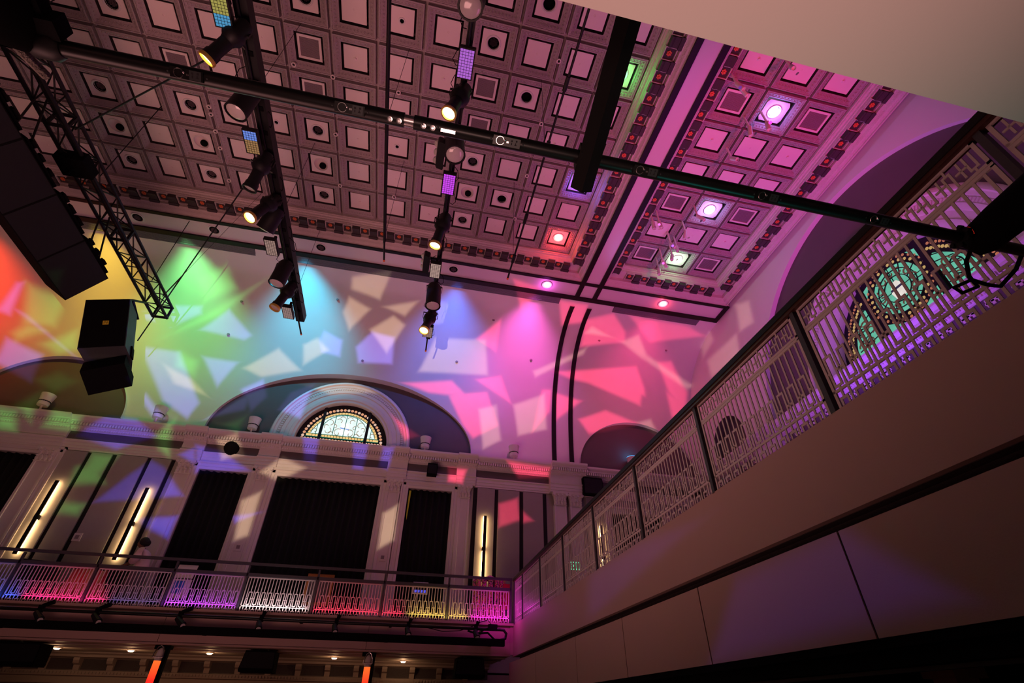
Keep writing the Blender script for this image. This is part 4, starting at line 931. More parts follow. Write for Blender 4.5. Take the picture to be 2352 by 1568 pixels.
def blinder(A, label):
    A = Vector(A); t = thing('blinder_light', label, 'stage light', A, 'blinders on the second batten')
    y = MB(); y.box(-.03,.03,-.03,.03,-.10,.04); y.box(-.22,-.02,-.015,.015,-.14,-.10); wrap(t, 'clamp', y, M['black'])
    b = MB()
    b.prism([(-.05,-.28),(-.02,-.32),(.10,-.32),(.12,-.28),(.12,.28),(.10,.32),(-.02,.32),(-.05,.28)], (1,0,-.35), (0,1,0), (-.33,0,-.22), (0,0,-.20)); wrap(t, 'lamp_housing', b, M['black'])
    for k in (-1,0,1):
        F = Matrix.Translation((-.36,.20*k,-.30)) @ frame_from((-.75,-.1,-.65))
        f = MB(); f.lathe([(.001,-.08),(.06,-.07),(.085,-.03),(.09,.02)], 14, F); wrap(t, 'lens', f, lensgrey, True)
    return t
def batten(name, label, x, y0, y1, heavy):
    t = thing(name, label, 'lighting batten', (x, y0, 10.05))
    if heavy:
        b = MB(); b.box(x+.02-heavy, x+.02+heavy, y0, y1-.62, 10.06, 10.34); b.build('raceway', M['black'], t)
        sk = MB(); y = y0+.3
        while y < y1-.8: sk.box(x+.02-heavy*.6, x+.02+heavy*.6, y, y+.10, 10.035, 10.06); y += .55
        stuff(sk.build('socket_row', M['blackmatt'], t))
    MB().cyl((x,y0,10.0),(x,y1-.06,10.0),.026,n=10).build('pipe', M['black'], t, True)
    MB().cyl((x,y1-.07,10.0),(x,y1,10.0),.030,n=10).build('end_cap', mat('orange_cap', (.85,.16,.03), .5), t)
    cb = MB(); r_ = random.Random(int(x*10)+7)
    if heavy:
        y = y0+.4
        while y < y1-1:
            sx = r_.choice((-1,1)); a = r_.uniform(.10,.2)
            cb.tube([(x+sx*heavy,y,10.2),(x+sx*(heavy+a*.7),y+.05,10.12),(x+sx*(heavy+a),y+.15,9.98),(x+sx*(heavy+a*.6),y+.26,10.0),(x+sx*heavy,y+.3,10.1)], .008, 5); y += r_.uniform(.4,.9)
        stuff(cb.build('cable_loops', M['blackmatt'], t))
    for y in [yy for yy in (2.6, 5.9, 9.2, 12.2) if yy < y1]:
        MB().cyl((x,y,10.3 if heavy else 10.0),(x,y,13.62),.006,n=5).build('hanging_wire', M['black'], t)
    return t
batten('lighting_batten', 'heavy black lighting batten with raceway, the one nearest the truss', -4.15, .4, 14.03, .125)
batten('lighting_batten', 'black lighting batten of magenta panels crossing above mid pipe', -.06, .4, 14.01, .065)
b3 = batten('bare_batten', 'thin bare black batten hanging between the two loaded battens', -1.52, .4, 10.04, 0)
MB().box(-1.56,-1.50,.4,9.4,10.03,10.16).build('flat_bar', M['blackmatt'], b3)
b4 = batten('thin_rod', 'thinnest black rod with couplers, beside the plain ceiling band', 1.95, .4, 9.95, 0)
for y in (4.2, 5.6, 7.6, 9.0): MB().cyl((1.95,y,10.0),(1.95,y+.28,10.0),.045,n=8).build('coupler', M['black'], b4)
FX = [('profile',(-4.15,4.68,10.0),(-4.52,4.97,9.14),'lit amber profile spot on the first batten, crossing above the pipe',True),
('wash',(-4.15,5.81,10.0),(-4.24,5.90,9.18),'black wash light with pearly lens directly below the pipe, first batten',0),
('profile',(-4.15,7.37,10.0),(-4.28,7.61,9.08),'dark profile spot below the two-colour panel on the first batten','dark'),
('profile',(-4.15,8.43,10.0),(-4.37,8.32,8.96),'amber profile spot in front of the ceiling cornice, first batten',True),
('wash',(-4.15,8.83,10.0),(-4.30,9.06,9.43),'stubby dark wash light beside the amber spot, first batten',0),
('wash',(-4.15,10.66,10.0),(-4.21,10.71,9.18),'wash light with grey lens against the cyan wall glow',0),
('profile',(-4.15,11.54,10.0),(-4.33,11.54,8.99),'last amber profile spot near the tip of the first batten',False),
('wash',(-.06,3.21,10.0),(-.10,3.17,9.22),'dark wash light at the top edge on the second batten',0),
('profile',(-.06,4.88,10.0),(-.24,4.95,9.05),'lit profile spot just above the pipe on the second batten',True),
('wash',(-.06,5.85,10.0),(-.01,5.82,9.12),'wash light with domed grey lens just below the pipe, second batten',0),
('profile',(-.06,8.12,10.0),(-.18,8.24,8.99),'bright yellow profile spot before the ceiling cornice, second batten',True),
('wash',(-.06,10.60,10.0),(-.03,10.59,9.12),'wash light against the blue wall glow, second batten',0),
('profile',(-.06,11.80,10.0),(-.19,11.67,9.05),'last lit profile spot near the tip of the second batten',True)]
for f in FX: fixture(*f)
led_panel((-4.29,4.31,10.0), 'LED panel glowing yellow and blue at the top of the first batten', (.40,.36,.08), .8, (.06,.34,.62), True)
led_panel((-4.25,6.80,10.0), 'LED panel with blue corner and tan face on the first batten', (.30,.16,.06), .9, (.12,.24,.75))
led_panel((-4.33,9.83,10.0), 'unlit pale LED panel over the plain band, first batten', (.42,.26,.22), .75)
led_panel((-4.27,12.47,10.0), 'small pale LED panel near the tip of the first batten', (.42,.28,.26), .75)
led_panel((-.05,4.24,10.0), 'lilac LED panel above the pipe on the second batten', (.42,.12,.62), .95)
led_panel((-.06,6.90,10.0), 'vivid magenta LED panel below the pipe on the second batten', (.60,.06,.85), 1.0)
led_panel((-.10,9.70,10.0), 'pale pinkish LED panel over the slot vents, second batten', (.52,.34,.30), .8)
led_panel((-.07,12.43,10.0), 'last pale LED panel at the tip of the second batten', (.42,.26,.24), .75)
blinder((-.02,6.2,10.0), 'black blinder with three lenses just below the pipe')
blinder((-.06,9.5,10.0), 'black blinder over the slot vents beside the pale panel')

# ================================================================== truss, speaker array, hung loudspeaker
TX, TZ, TW = -8.48, 9.8, .40
tr = thing('box_truss', 'black box truss running above the speaker array', 'truss', (TX, .6, TZ))
for nm, (dx, dz_) in (('chord',(0,0)),('chord',(TW,0)),('chord',(0,TW)),('chord',(TW,TW))):
    MB().cyl((TX+dx,.6,TZ+dz_),(TX+dx,13.85,TZ+dz_),.042,n=8).build('chord', M['black'], tr, True)
y = .7; k = 0
lace = []
while y < 13.5:
    f = MB(); y2 = y+.52; w_ = .017
    for (a, b) in (((0,0),(TW,0)),((0,TW),(TW,TW)),((0,0),(0,TW)),((TW,0),(TW,TW))):
        if k%2: a, b = b, a
        f.cyl((TX+a[0],y,TZ+a[1]),(TX+b[0],y2,TZ+b[1]),w_,n=5)
        if k%3 == 0: f.cyl((TX+a[0],y,TZ+a[1]),(TX+b[0],y,TZ+b[1]),w_,n=5)
    f.build('lacing', M['black'], tr); y = y2; k += 1
for y in (3.9,7.4,10.6,13.80):
    f = MB(); f.box(TX-.03,TX+TW+.03,y,y+.05,TZ-.03,TZ+.03); f.box(TX-.03,TX+TW+.03,y,y+.05,TZ+TW-.03,TZ+TW+.03)
    f.box(TX-.03,TX+.03,y,y+.05,TZ,TZ+TW); f.box(TX+TW-.03,TX+TW+.03,y,y+.05,TZ,TZ+TW); f.build('end_frame', M['black'], tr)
for y in (2.0, 5.6, 9.0, 12.6):
    MB().cyl((TX+.2,y,TZ+TW),(TX+.2,y,13.6),.012,n=5).build('hanging_wire', M['black'], tr)
f = MB(); f.box(TX-.1,TX+TW+.1,8.1,8.6,TZ-.18,TZ+.1); f.cyl((TX+.2,8.35,TZ-.18),(TX+.2,8.35,TZ-.40),.03,n=8); f.build('motor', M['blackmatt'], tr)

arr = thing('speaker_array', 'long black row of loudspeaker cabinets hung under the box truss', 'speaker', (-8.3, 5.0, 8.4))
lo, hi = Vector((-8.27,0,7.5)), Vector((-7.75,0,8.32)); nrm = Vector((hi.z-lo.z, 0, -(hi.x-lo.x))).normalized(); upd = (hi-lo).normalized()
H_ = (hi-lo).length
nc = 6; LEN = 1.24
for i in range(nc):
    ya = 10.44-LEN*(i+1)+.005; yb = 10.44-LEN*i
    c = (lo+hi)/2+Vector((0,(ya+yb)/2,0))-nrm*.36
    b = MB(); b.obox(c, (Vector((0,1,0)), upd, nrm), ((yb-ya)/2, H_/2, .35)); cab = b.build('cabinet', M['blackmatt'], arr)
    g = MB(); g.obox(c+nrm*.355, (Vector((0,1,0)), upd, nrm), ((yb-ya)/2-.02, H_/2-.02, .006)); g.build('grille', M['black'], cab)
    rgm = MB(); cc = c+upd*(H_/2+.04)+nrm*.16
    rgm.obox(cc, (Vector((0,1,0)), upd, nrm), ((yb-ya)/2-.08, .05, .10))
    for k_ in (-.35, -.05, .28): rgm.obox(cc+Vector((0,k_,0))+upd*.08, (Vector((0,1,0)), upd, nrm), (.07+.03*(i%2), .05, .05))
    rgm.build('rigging_frame', M['blackmatt'], cab)
for y in (4.2, 6.6, 9.6):
    b = MB(); b.tube([hi+Vector((-.15,y,.05)), (TX+.1,y+.25,TZ-.02)], .02, 6); b.tube([hi+Vector((-.15,y+.5,.05)), (TX+.3,y+.25,TZ-.02)], .02, 6); b.build('hoist_chain', M['black'], arr)

# hung loudspeaker beneath the end of the truss
def Rm(y_, p_, r_):
    f_ = Vector((sin(y_)*cos(p_), cos(y_)*cos(p_), sin(p_))); r0 = Vector((cos(y_), -sin(y_), 0)); u0 = r0.cross(f_)
    return r0*cos(r_)+u0*sin(r_), u0*cos(r_)-r0*sin(r_), f_
ax, ay, az = Rm(-.111, -.017, .331)
C0 = Vector((-8.256, 11.908, 8.028)); W_, H2, D_ = .959, 1.578, 1.13
hs = thing('hung_loudspeaker', 'big black loudspeaker with small gold badge under the truss end', 'speaker', C0)
spkpaint = mat('speaker_paint', (.045,.05,.055), .6, var=.15)
b = MB(); b.prism([(-W_/2,0),(W_/2,0),(W_/2,D_*.62),(W_/2-.10,D_),(-W_/2+.10,D_),(-W_/2,D_*.62)], ax, az, C0-ay*H2/2, ay*H2); cab = b.build('cabinet', spkpaint, hs)
g = MB(); g.obox(C0-az*.012, (ax, ay, az), (W_/2-.02, H2/2-.02, .012)); gr = g.build('grille', M['blackmatt'], hs)
gold = mat('badge_gold', (.50,.28,.02), .4, var=.2, emit=(.5,.28,.02), estr=.10)
bd = MB(); bp = C0-az*.03+ax*.02-ay*.02
bd.obox(bp, (ax, ay, az), (.062, .060, .004)); bd.build('badge', gold, gr)
bl = MB()
for dx, dy, sw, sh in ((-.034,.0,.004,.044),(-.012,.02,.004,.030),(.008,.016,.012,.004),(.022,-.012,.004,.034),(.038,.01,.004,.036)):
    bl.obox(bp-az*.005+ax*dx+ay*dy, (ax, ay, az), (sw, sh, .002))
bl.build('badge_lettering', M['blackmatt'], gr)
ax2, ay2, az2 = Rm(-.10+.35, -.55, .60)
C1 = C0-ay*(H2/2+.34)+az*.22+ax*.03
b = MB(); b.obox(C1+az2*.30, (ax2, ay2, az2), (.44, .34, .32)); b.build('lower_cabinet', M['blackmatt'], hs)
b = MB(); b.obox(C0+ax*(W_/2+.02)-ay*.62+az*.55, (ax, ay, az), (.015, .16, .10)); b.build('side_handle', M['blackmatt'], hs)
b = MB(); top = C0+ay*(H2/2)
b.tube([top+ax*.30+az*.05, top+ax*.40+az*.5+ay*.38, Vector((TX+.05,13.2,TZ))], .035, 6); b.tube([top+ax*.46+az*.9, top+ax*.40+az*.5+ay*.38], .035, 6); b.tube([top+ax*.1+az*.3, top+ax*.40+az*.5+ay*.38], .03, 6)
b.build('hanging_bracket', M['black'], hs)
b = MB(); b.tube([C0-ay*(H2/2+.02)+ax*.30+az*.5, C0-ay*(H2/2+.22)+ax*.42+az*.4, C1+ax2*.44+az2*.2], .008, 5); b.build('link_cable', M['blackmatt'], hs)

def cable(name, label, p0, p1, r, extra=None, sag=0):
    p0 = Vector(p0); p1 = Vector(p1); mb = MB()
    mb.tube([p0+(p1-p0)*t-Vector((0,0,sag*4*t*(1-t))) for t in [i/8 for i in range(9)]], r, 6)
    o = mb.build(name, M['black']); tag(o, label, 'cable'); return o
cable('steel_cable', 'black cable slanting from the first batten down to the hung loudspeaker', (-4.35,7.6,9.9), (-7.74,12.6,8.05), .016)
cable('steel_cable', 'black cable from the first batten across coffers to the truss', (-4.15,4.9,10.05), (-8.1,7.6,10.0), .018)
c3 = cable('tension_wire', 'thin wire with a turnbuckle rising from the truss end', (-8.15,13.2,10.1), (-5.9,11.2,13.3), .005)
MB().cyl((-8.13,13.18,10.13),(-7.70,12.80,10.74),.018,n=6).build('turnbuckle', M['black'], c3)

# ================================================================== near pipe with outlet boxes
PYY, PZZ, PR = .988, 1.70, .0255
pp = thing('lighting_pipe', 'long black lighting pipe with outlets crossing close overhead', 'pipe', (0, PYY, PZZ))
MB().cyl((-1.34,PYY,PZZ),(-.196,PYY,PZZ),PR,n=24).build('pipe_section', M['pipe'], pp, True)
MB().cyl((-.162,PYY,PZZ),(2.75,PYY,PZZ),PR,n=24).build('pipe_section', M['pipe'], pp, True)
MB().cyl((-.198,PYY,PZZ),(-.160,PYY,PZZ),.021,n=20).build('steel_collar', M['steel'], pp, True)
FD = Vector((0,-.50,-.866)); FU = Vector((0,.866,-.50))      # outlet faces look down and back
def face_box(mb, x0, x1, a, h, d0, d1):                      # a: offset along FU
    mb.obox(Vector(((x0+x1)/2,PYY,PZZ))+FU*a+FD*(d0+d1)/2, ((1,0,0), FU, FD), ((x1-x0)/2, h, (d1-d0)/2))
rcm = mat('receptacle_grey', (.03,.034,.036), .45, var=.1)
for x in (-.928,-.406,.152,.699,1.224,1.747):
    b = MB(); face_box(b, x-.026, x+.075, .0, .016, .018, .029); ob = b.build('outlet_box', M['pipe'], pp)
    b = MB(); b.rings([[Vector((x,PYY,PZZ))+FD*(.029+.0016*sin(t2))+Vector((1,0,0))*((.0145+.0016*cos(t2))*cos(t))+FU*((.0145+.0016*cos(t2))*sin(t)) for t2 in [2*pi*q/6 for q in range(6)]] for t in [.35+2*pi*.93*i/28 for i in range(29)]])
    b.build('number_ring', M['steel'], ob)
    b = MB(); b.ball(Vector((x+.017,PYY,PZZ))+FD*.030-FU*.004, .0042, 8, 5); b.build('ring_stud', M['steel'], ob)
    b = MB(); face_box(b, x+.034, x+.070, .0, .0145, .027, .031); rc = b.build('receptacle', rcm, ob)
    b = MB()
    for dx, da, hw, hh in ((.043,.004,.0016,.004),(.043,-.006,.003,.003),(.058,.006,.0042,.0014),(.058,.002,.0016,.0034),(.060,-.007,.003,.003)):
        face_box(b, x+dx-hw, x+dx+hw, da, hh, .0311, .0316)
    b.build('socket_slots', M['gap'], rc)
    b = MB()
    for sx in (-.034, .086): b.ball(Vector((x+sx,PYY,PZZ))+FD*.0245, .0035, 8, 4)
    b.build('screw', rcm, ob)
    if x < .8:
        b = MB()
        for k_, gx in enumerate((.024,.0285)): face_box(b, x+gx, x+gx+.003, .001, .003, .0291, .0295)
        b.build('box_number', M['steel'], ob)
for x in (-.244,-.212,-.126,-.093):
    b = MB(); c_ = Vector((x,PYY,PZZ))+FD*.0245+FU*.006; b.lathe([(.0085,-.004),(.0095,.003),(.006,.0035),(.004,.0005),(.001,.0005)], 14, Matrix.Translation(c_) @ frame_from(-FD)); b.build('bright_bolt', M['steel'], pp, True)
b = MB(); face_box(b, -.064, -.012, .006, .0055, .0235, .0262); b.build('rating_plate', M['steel'], pp)
for x in (-.075, -.13): MB().ball(Vector((x,PYY,PZZ))+FD*.025, .004, 8, 4).build('screw', rcm, pp)
# bracket arm holding the pipe
am = thing('bracket_arm', 'black square bracket arm reaching over the pipe from the cream soffit', 'bracket', (.50, .36, 1.9))
b = MB(); b.obox(Vector((.490,.68,1.765)), (Vector((.005,.68,-.235)).normalized(), Vector((.80,.20,.57)).normalized(), Vector((.005,.68,-.235)).normalized().cross(Vector((.80,.20,.57)).normalized())), (.42,.030,.030))
b.build('arm_tube', M['pipe'], am)
b = MB(); b.box(.455,.525,PYY-.04,PYY+.045,PZZ-.034,PZZ+.034); b.build('pipe_saddle', M['black'], am)
b = MB(); b.box(.42,.56,.30,.36,1.72,2.05); b.build('wall_plate', M['black'], am)
MB().lathe([(.001,.012),(.010,.010),(.012,0)], 10, Matrix.Translation((.49,PYY+.02,PZZ-.036)) @ Matrix.Rotation(pi,4,'X')).build('bolt_head', M['steel'], am)
# par can clamped at the far end of the pipe
pcn = thing('par_can', 'black par can clamped to the pipe end beside the bead-glass window', 'spotlight', (2.24, PYY, PZZ))
b = MB(); b.lathe([(.036,-.045),(.048,-.03),(.048,.03),(.036,.045)], 20, Matrix.Translation((2.25,PYY,PZZ)) @ Matrix.Rotation(pi/2,4,'Y'), True); b.build('clamp', M['black'], pcn, True)
b = MB()
for i in range(7): 
    t = 2*pi*i/7; b.cyl((2.20,PYY-.042*cos(t),PZZ+.042*sin(t)),(2.22,PYY-.042*cos(t),PZZ+.042*sin(t)),.011,n=6)
b.build('clamp_knob', M['black'], pcn)
rg_ = MB(); rg_.rings([[Vector((2.228+.003*cos(t2), PYY+(.046+.003*sin(t2))*cos(t), PZZ+(.046+.003*sin(t2))*sin(t))) for t2 in [2*pi*q/5 for q in range(5)]] for t in [pi*.55+pi*.6*i/14 for i in range(15)]]); rg_.build('red_glow_ring', mat('red_light_glow', (.55,.02,.02), .3, emit=(1,.04,.02), estr=.5), pcn)  # glowing arc puts the red light on the clamp into its emission
F = Matrix.Translation((2.30,.97,1.69)) @ frame_from((.10,-.93,.14))
b = MB(); b.lathe([(.001,.06),(.05,.05),(.075,.0),(.082,-.10),(.082,-.50),(.088,-.52),(.075,-.52)], 22, F); b.build('lamp_housing', M['blackmatt'], pcn, True)
b = MB(); b.lathe([(.001,-.48),(.076,-.47)], 20, F); b.build('lens', lensgrey, pcn)
b = MB(); b.bar((2.27,PYY,PZZ),(2.44,.90,1.72),.03,.012); b.bar((2.44,.90,1.72),(2.46,.72,1.76),.03,.012); b.build('yoke', M['black'], pcn)
b = MB(); b.tube([(2.27,PYY+.02,1.66),(2.29,1.06,1.64),(2.36,1.12,1.62),(2.43,1.15,1.60),(2.40,1.20,1.60),(2.33,1.18,1.60),(2.36,1.12,1.60),(2.46,1.13,1.60),(2.56,1.14,1.62),(2.58,1.06,1.66),(2.56,1.0,1.69)], .009, 6); b.build('cable', M['blackmatt'], pcn)
# moving head at the other end
mh = thing('moving_head', 'black moving head light at the pipe end in front of the truss', 'spotlight', (-1.36, PYY, PZZ))
b = MB(); b.lathe([(.03,-.05),(.045,-.03),(.045,.03),(.03,.05)], 16, Matrix.Translation((-1.33,PYY,PZZ)) @ Matrix.Rotation(pi/2,4,'Y'), True); b.build('clamp', M['black'], mh, True)
b = MB(); b.box(-1.345,-1.265,PYY-.09,PYY-.03,PZZ-.02,PZZ+.05); b.build('clamp_jaw', M['blackmatt'], mh)
F = Matrix.Translation((-1.40,.86,1.72)) @ frame_from((-.05,.4,-.3))
b = MB(); b.lathe([(.001,.13),(.06,.12),(.085,.05),(.09,-.05),(.075,-.13),(.06,-.15)], 18, F); b.build('lamp_head', M['blackmatt'], mh, True)
b = MB(); b.lathe([(.001,-.148),(.058,-.146)], 16, F); b.build('lens', M['black'], mh)
b = MB(); b.box(-1.52,-1.33,.70,.80,1.70,1.80); b.bar((-1.33,.75,1.75),(-1.31,.90,1.72),.03,.05); b.bar((-1.51,.75,1.75),(-1.50,.90,1.72),.03,.05); b.build('yoke', M['blackmatt'], mh)
b = MB(); b.tube([(-1.38,1.10,1.70),(-1.40,1.02,1.68),(-1.41,.94,1.66),(-1.40,.84,1.66),(-1.42,.74,1.68)], .016, 7); b.build('braided_cable', mat('braided_sleeve', (.10,.085,.07), .6, var=.6, vscale=60, bump=.6, bscale=150), mh)

# ================================================================== front of and below the side gallery
GPY, GPZ = 13.70, 1.735
gp = thing('front_of_house_pipe', 'black pipe running along the side gallery front below its railing', 'pipe', (0, GPY, GPZ))
MB().cyl((-18,GPY,GPZ),(2.70,GPY,GPZ),.036,n=12).build('pipe_run', M['pipe'], gp, True)
b = MB(); b.tube([(2.70,GPY,GPZ),(2.80,GPY,GPZ-.01),(2.86,GPY,GPZ-.08),(2.84,GPY,GPZ-.18),(2.72,GPY+.02,GPZ-.22)], .034, 8); b.build('bent_hose', M['black'], gp)
for x in (-9.2,-4.6,-2.0,.05,2.3):
    MB().box(x-.03,x+.03,GPY,14.0,GPZ-.02,GPZ+.02).build('standoff', M['blackmatt'], gp)
b = MB(); b.tube([(.95,GPY,GPZ-.03),(1.3,GPY-.02,GPZ-.09),(1.7,GPY-.02,GPZ-.06),(1.95,GPY,GPZ+.02),(2.2,GPY-.02,GPZ+.14),(2.4,GPY,GPZ+.2),(2.48,GPY,GPZ+.09)], .009, 5); b.build('cable', M['blackmatt'], gp)
b = MB(); b.tube([(1.9,GPY,GPZ-.05),(2.1,GPY,GPZ-.10),(2.4,GPY,GPZ-.08),(2.55,GPY,GPZ-.2),(2.66,GPY,GPZ-.26)], .022, 6); b.build('cable', M['blackmatt'], gp)
MB().box(2.40,2.62,GPY-.08,GPY+.03,GPZ-.03,GPZ+.10).build('splitter_box', M['blackmatt'], gp)
tg = thing('cable_trough', 'straight black cable trough below the gallery front pipe', 'trough', (0, 13.6, 1.45))
MB().box(-18,2.80,13.55,13.70,1.375,1.525).build('trough_body', M['blackmatt'], tg)
for x in (-8,-4,0,2.5): MB().box(x-.04,x+.04,13.70,14.0,1.40,1.46).build('standoff', M['blackmatt'], tg)
PINL = ['at the cropped end of the pipe','below the draped cloth','below the white placard','below the framed picture post','between the picture and the kiosk','below the kiosk screen','next to the splitter box']
for i, x in enumerate((-7.28,-6.19,-4.54,-2.84,-1.19,.47,2.10)):
    t = thing('pin_spotlight', 'small black clamped spotlight on the gallery pipe, '+PINL[i], 'spotlight', (x, GPY, GPZ+.036), 'spotlights clamped to the gallery pipe')
    b = MB(); b.box(x-.04,x+.04,GPY-.06,GPY+.05,GPZ-.05,GPZ+.08); b.build('clamp', M['blackmatt'], t)
    dx = .16 if i < 3 else .02
    b = MB(); b.cyl((x-.03,GPY-.04,GPZ-.06),(x+dx,GPY-.14,GPZ-.20),.055,.075,10); b.build('lamp_head', M['black'], t)
    b = MB(); b.cyl((x+.02,GPY-.04,GPZ+.07),(x+.02+dx*1.2,GPY-.06,GPZ+.15),.035,.05,8); b.build('power_box', M['blackmatt'], t)
    MB().cyl((x+dx*1.03,GPY-.143,GPZ-.204),(x+dx*1.06,GPY-.15,GPZ-.212),.05,n=10).build('lens', lensgrey, t)
def hung_speaker(x0, x1, label):
    t = thing('hung_speaker', label, 'speaker', ((x0+x1)/2, 14.4, 1.20), 'speakers under the side gallery')
    b = MB(); b.rings([[(x0+.04,14.16,1.17),(x1-.04,14.16,1.17),(x1-.02,14.62,1.17),(x0+.02,14.62,1.17)],[(x0-.01,14.12,.80),(x1+.01,14.12,.80),(x1,14.62,.80),(x0,14.62,.80)],[(x0,14.14,.76),(x1,14.14,.76),(x1,14.60,.76),(x0,14.60,.76)]]); k = len(b.v)
    b.f += [(0,1,2,3),(k-1,k-2,k-3,k-4)]; b.mi += [0,0]; b.build('cabinet', M['blackmatt'], t)
    b = MB(); b.add([(x0+.05,14.145,1.14),(x1-.05,14.145,1.14),(x1-.01,14.11,.83),(x0+.01,14.11,.83)], [(0,3,2,1)]); b.build('grille', M['black'], t)
    MB().box((x0+x1)/2-.12,(x0+x1)/2+.12,14.3,14.5,1.17,1.22).build('ceiling_bracket', M['black'], t)
hung_speaker(-8.45, -7.13, 'black speaker under the gallery at the cropped edge')
hung_speaker(-3.12, -2.40, 'black speaker under the gallery between the two red light columns')
hung_speaker(1.72, 2.44, 'black speaker under the gallery next to the balcony corner')
sw = glow('soffit_lamp', (1.0,.62,.38), 9.0)
for i, (x, y) in enumerate([(-7.51,15.52),(-5.95,15.56),(-4.20,15.57),(-1.25,15.76),(.53,16.15)]):
    t = thing('soffit_downlight', 'small bright warm downlight under the side gallery, %s' % ['beside the cropped speaker','between cropped speaker and red column','just past the first red column','next to the second red column','past the second red column'][i], 'light', (x, y, 1.215), 'downlights under the side gallery')
    MB().lathe([(.11,.0),(.10,-.02),(.075,-.02),(.07,.0)], 16, Matrix.Translation((x,y,1.215))).build('trim_ring', M['under'], t)
    MB().lathe([(.001,-.05),(.05,-.045),(.072,-.015)], 14, Matrix.Translation((x,y,1.215))).build('lens', sw, t)
    lamp('soffit_lamp', 'POINT', (x, y-.05, 1.05), None, 4, (1.0,.55,.28), radius=.06)
tub = bpy.data.materials.new('led_tube_glow'); tub.use_nodes = True
nt = tub.node_tree; p_ = nt.nodes['Principled BSDF']; tc = nt.nodes.new('ShaderNodeTexCoord'); sp = nt.nodes.new('ShaderNodeSeparateXYZ'); cr = nt.nodes.new('ShaderNodeValToRGB'); mr = nt.nodes.new('ShaderNodeMapRange')
nt.links.new(tc.outputs['Object'], sp.inputs[0]); nt.links.new(sp.outputs['Z'], mr.inputs['Value']); mr.inputs['From Min'].default_value = -1.0; mr.inputs['From Max'].default_value = -.2
nt.links.new(mr.outputs[0], cr.inputs[0]); cr.color_ramp.elements[0].color = (1,.02,.012,1); cr.color_ramp.elements[1].color = (1,.16,.02,1); cr.color_ramp.elements[0].position = .45
nt.links.new(cr.outputs[0], p_.inputs['Emission Color']); p_.inputs['Emission Strength'].default_value = 1.25; p_.inputs['Base Color'].default_value = (.1,.02,.02,1)
for x, lb in ((-4.83,'first glowing red-orange light column under the gallery, white capped'),(-.345,'second glowing red light column, beneath the gallery picture frame')):
    t = thing('light_column', lb, 'lamp', (x, 14.2, 1.2))
    MB().cyl((x,14.2,-1.6),(x,14.2,.92),.072,n=18).build('glow_tube', tub, t, True)
    MB().lathe([(.072,.92),(.072,1.06),(.06,1.12),(.03,1.16),(.001,1.17)], 18, Matrix.Translation((x,14.2,0))).build('white_cap', M['white'], t, True)
    b = MB(); b.tube([(x-.10,14.12,.98),(x-.09,14.12,1.08),(x-.05,14.12,1.17),(x,14.12,1.20),(x+.05,14.12,1.17),(x+.09,14.12,1.08),(x+.10,14.12,.98)], .012, 6); b.tube([(x-.10,14.12,.985),(x+.10,14.12,.985)], .012, 6); b.build('wire_bail', M['steel'], t)
    MB().box(x+.08,x+.15,14.18,14.30,-1.6,1.18).build('stand_post', M['blackmatt'], t)
    MB().box(x-.16,x+.16,14.2,14.4,1.14,1.215).build('ceiling_bracket', M['blackmatt'], t)
    MB().cyl((x+.02,14.25,-1.6),(x+.02,14.25,-1.56),.22,n=16).build('foot_plate', M['blackmatt'], t)

# ================================================================== things on the back wall
lb = glow('bar_strip', (1.0,.62,.26), 16.0)
for x, l_ in ((-10.25,'glowing vertical bar light beside the partly cropped curtain'),(-7.80,'glowing vertical bar light beside the person'),(2.72,'glowing vertical bar light behind the glitter armchair'),(6.90,'glowing vertical bar light seen through the balcony railing')):
    t = thing('wall_bar_light', l_, 'wall light', (x, 16.93, 4.4), 'vertical bar lights on the back wall')
    MB().box(x-.05,x+.05,16.80,16.84,3.42,5.50).build('bar_housing', M['umber'], t)
    for a, b_ in ((3.44,4.36),(4.50,5.48)): MB().box(x-.056,x+.056,16.841,16.856,a,b_).build('light_strip', lb, t)
    MB().box(x-.05,x+.05,16.79,16.94,4.37,4.49).build('wall_bracket', M['black'], t)
pot = MB(); pot.lathe([(.001,-.20),(.15,-.20),(.155,-.16),(.158,-.08)], 24); pot.lathe([(.165,-.05),(.205,.20),(.195,.20),(.17,.0),(.001,-.02)], 24)
potm = pot.mesh('shade', M['white'], True)
slt = MB()
for i in range(20):
    a = 2*pi*i/20; slt.obox((.16*cos(a), .16*sin(a), -.065), (Vector((-sin(a),cos(a),0)),Vector((cos(a),sin(a),0)),Vector((0,0,1))), (.018,.006,.014))
sltm = slt.mesh('louvre_ring', M['gap'])
PL = ['in the cropped first lunette','on the cornice between the first two lunettes','at the near side of the window lunette','at the far side of the window lunette','on the cornice before the dark cove rib','glowing blue above the balcony handrail']
for i, (x, z) in enumerate([(-11.82,8.0),(-8.45,7.98),(-5.48,7.94),(.39,7.90),(3.68,7.93),(8.42,7.98)]):
    t = thing('cornice_uplight', 'white bucket uplight '+PL[i], 'uplight', (x, 16.74, z), 'bucket uplights on the cornice')
    for nm, me in (('shade',potm),('louvre_ring',sltm)):
        o = bpy.data.objects.new(nm, me); COL.objects.link(o); o.parent = t
    wrap(t, 'stem', MB().cyl((0,0,-.20),(0,0,7.55-z),.03,n=8), M['cpanel'])
    if i == 5:
        g_ = MB(); g_.lathe([(.001,.24),(.20,.215)], 16); wrap(t, 'lens', g_, glow('blue_lens', (.05,.45,1.0), 2.2))
        lamp('blue_uplight_lamp', 'POINT', (x, 16.66, z+.36), None, 3, (.1,.45,1.0), radius=.1)
t = thing('round_wall_speaker', 'rounded black speaker on the frieze over the narrow curtain', 'speaker', (-5.91, 16.9, 7.03))
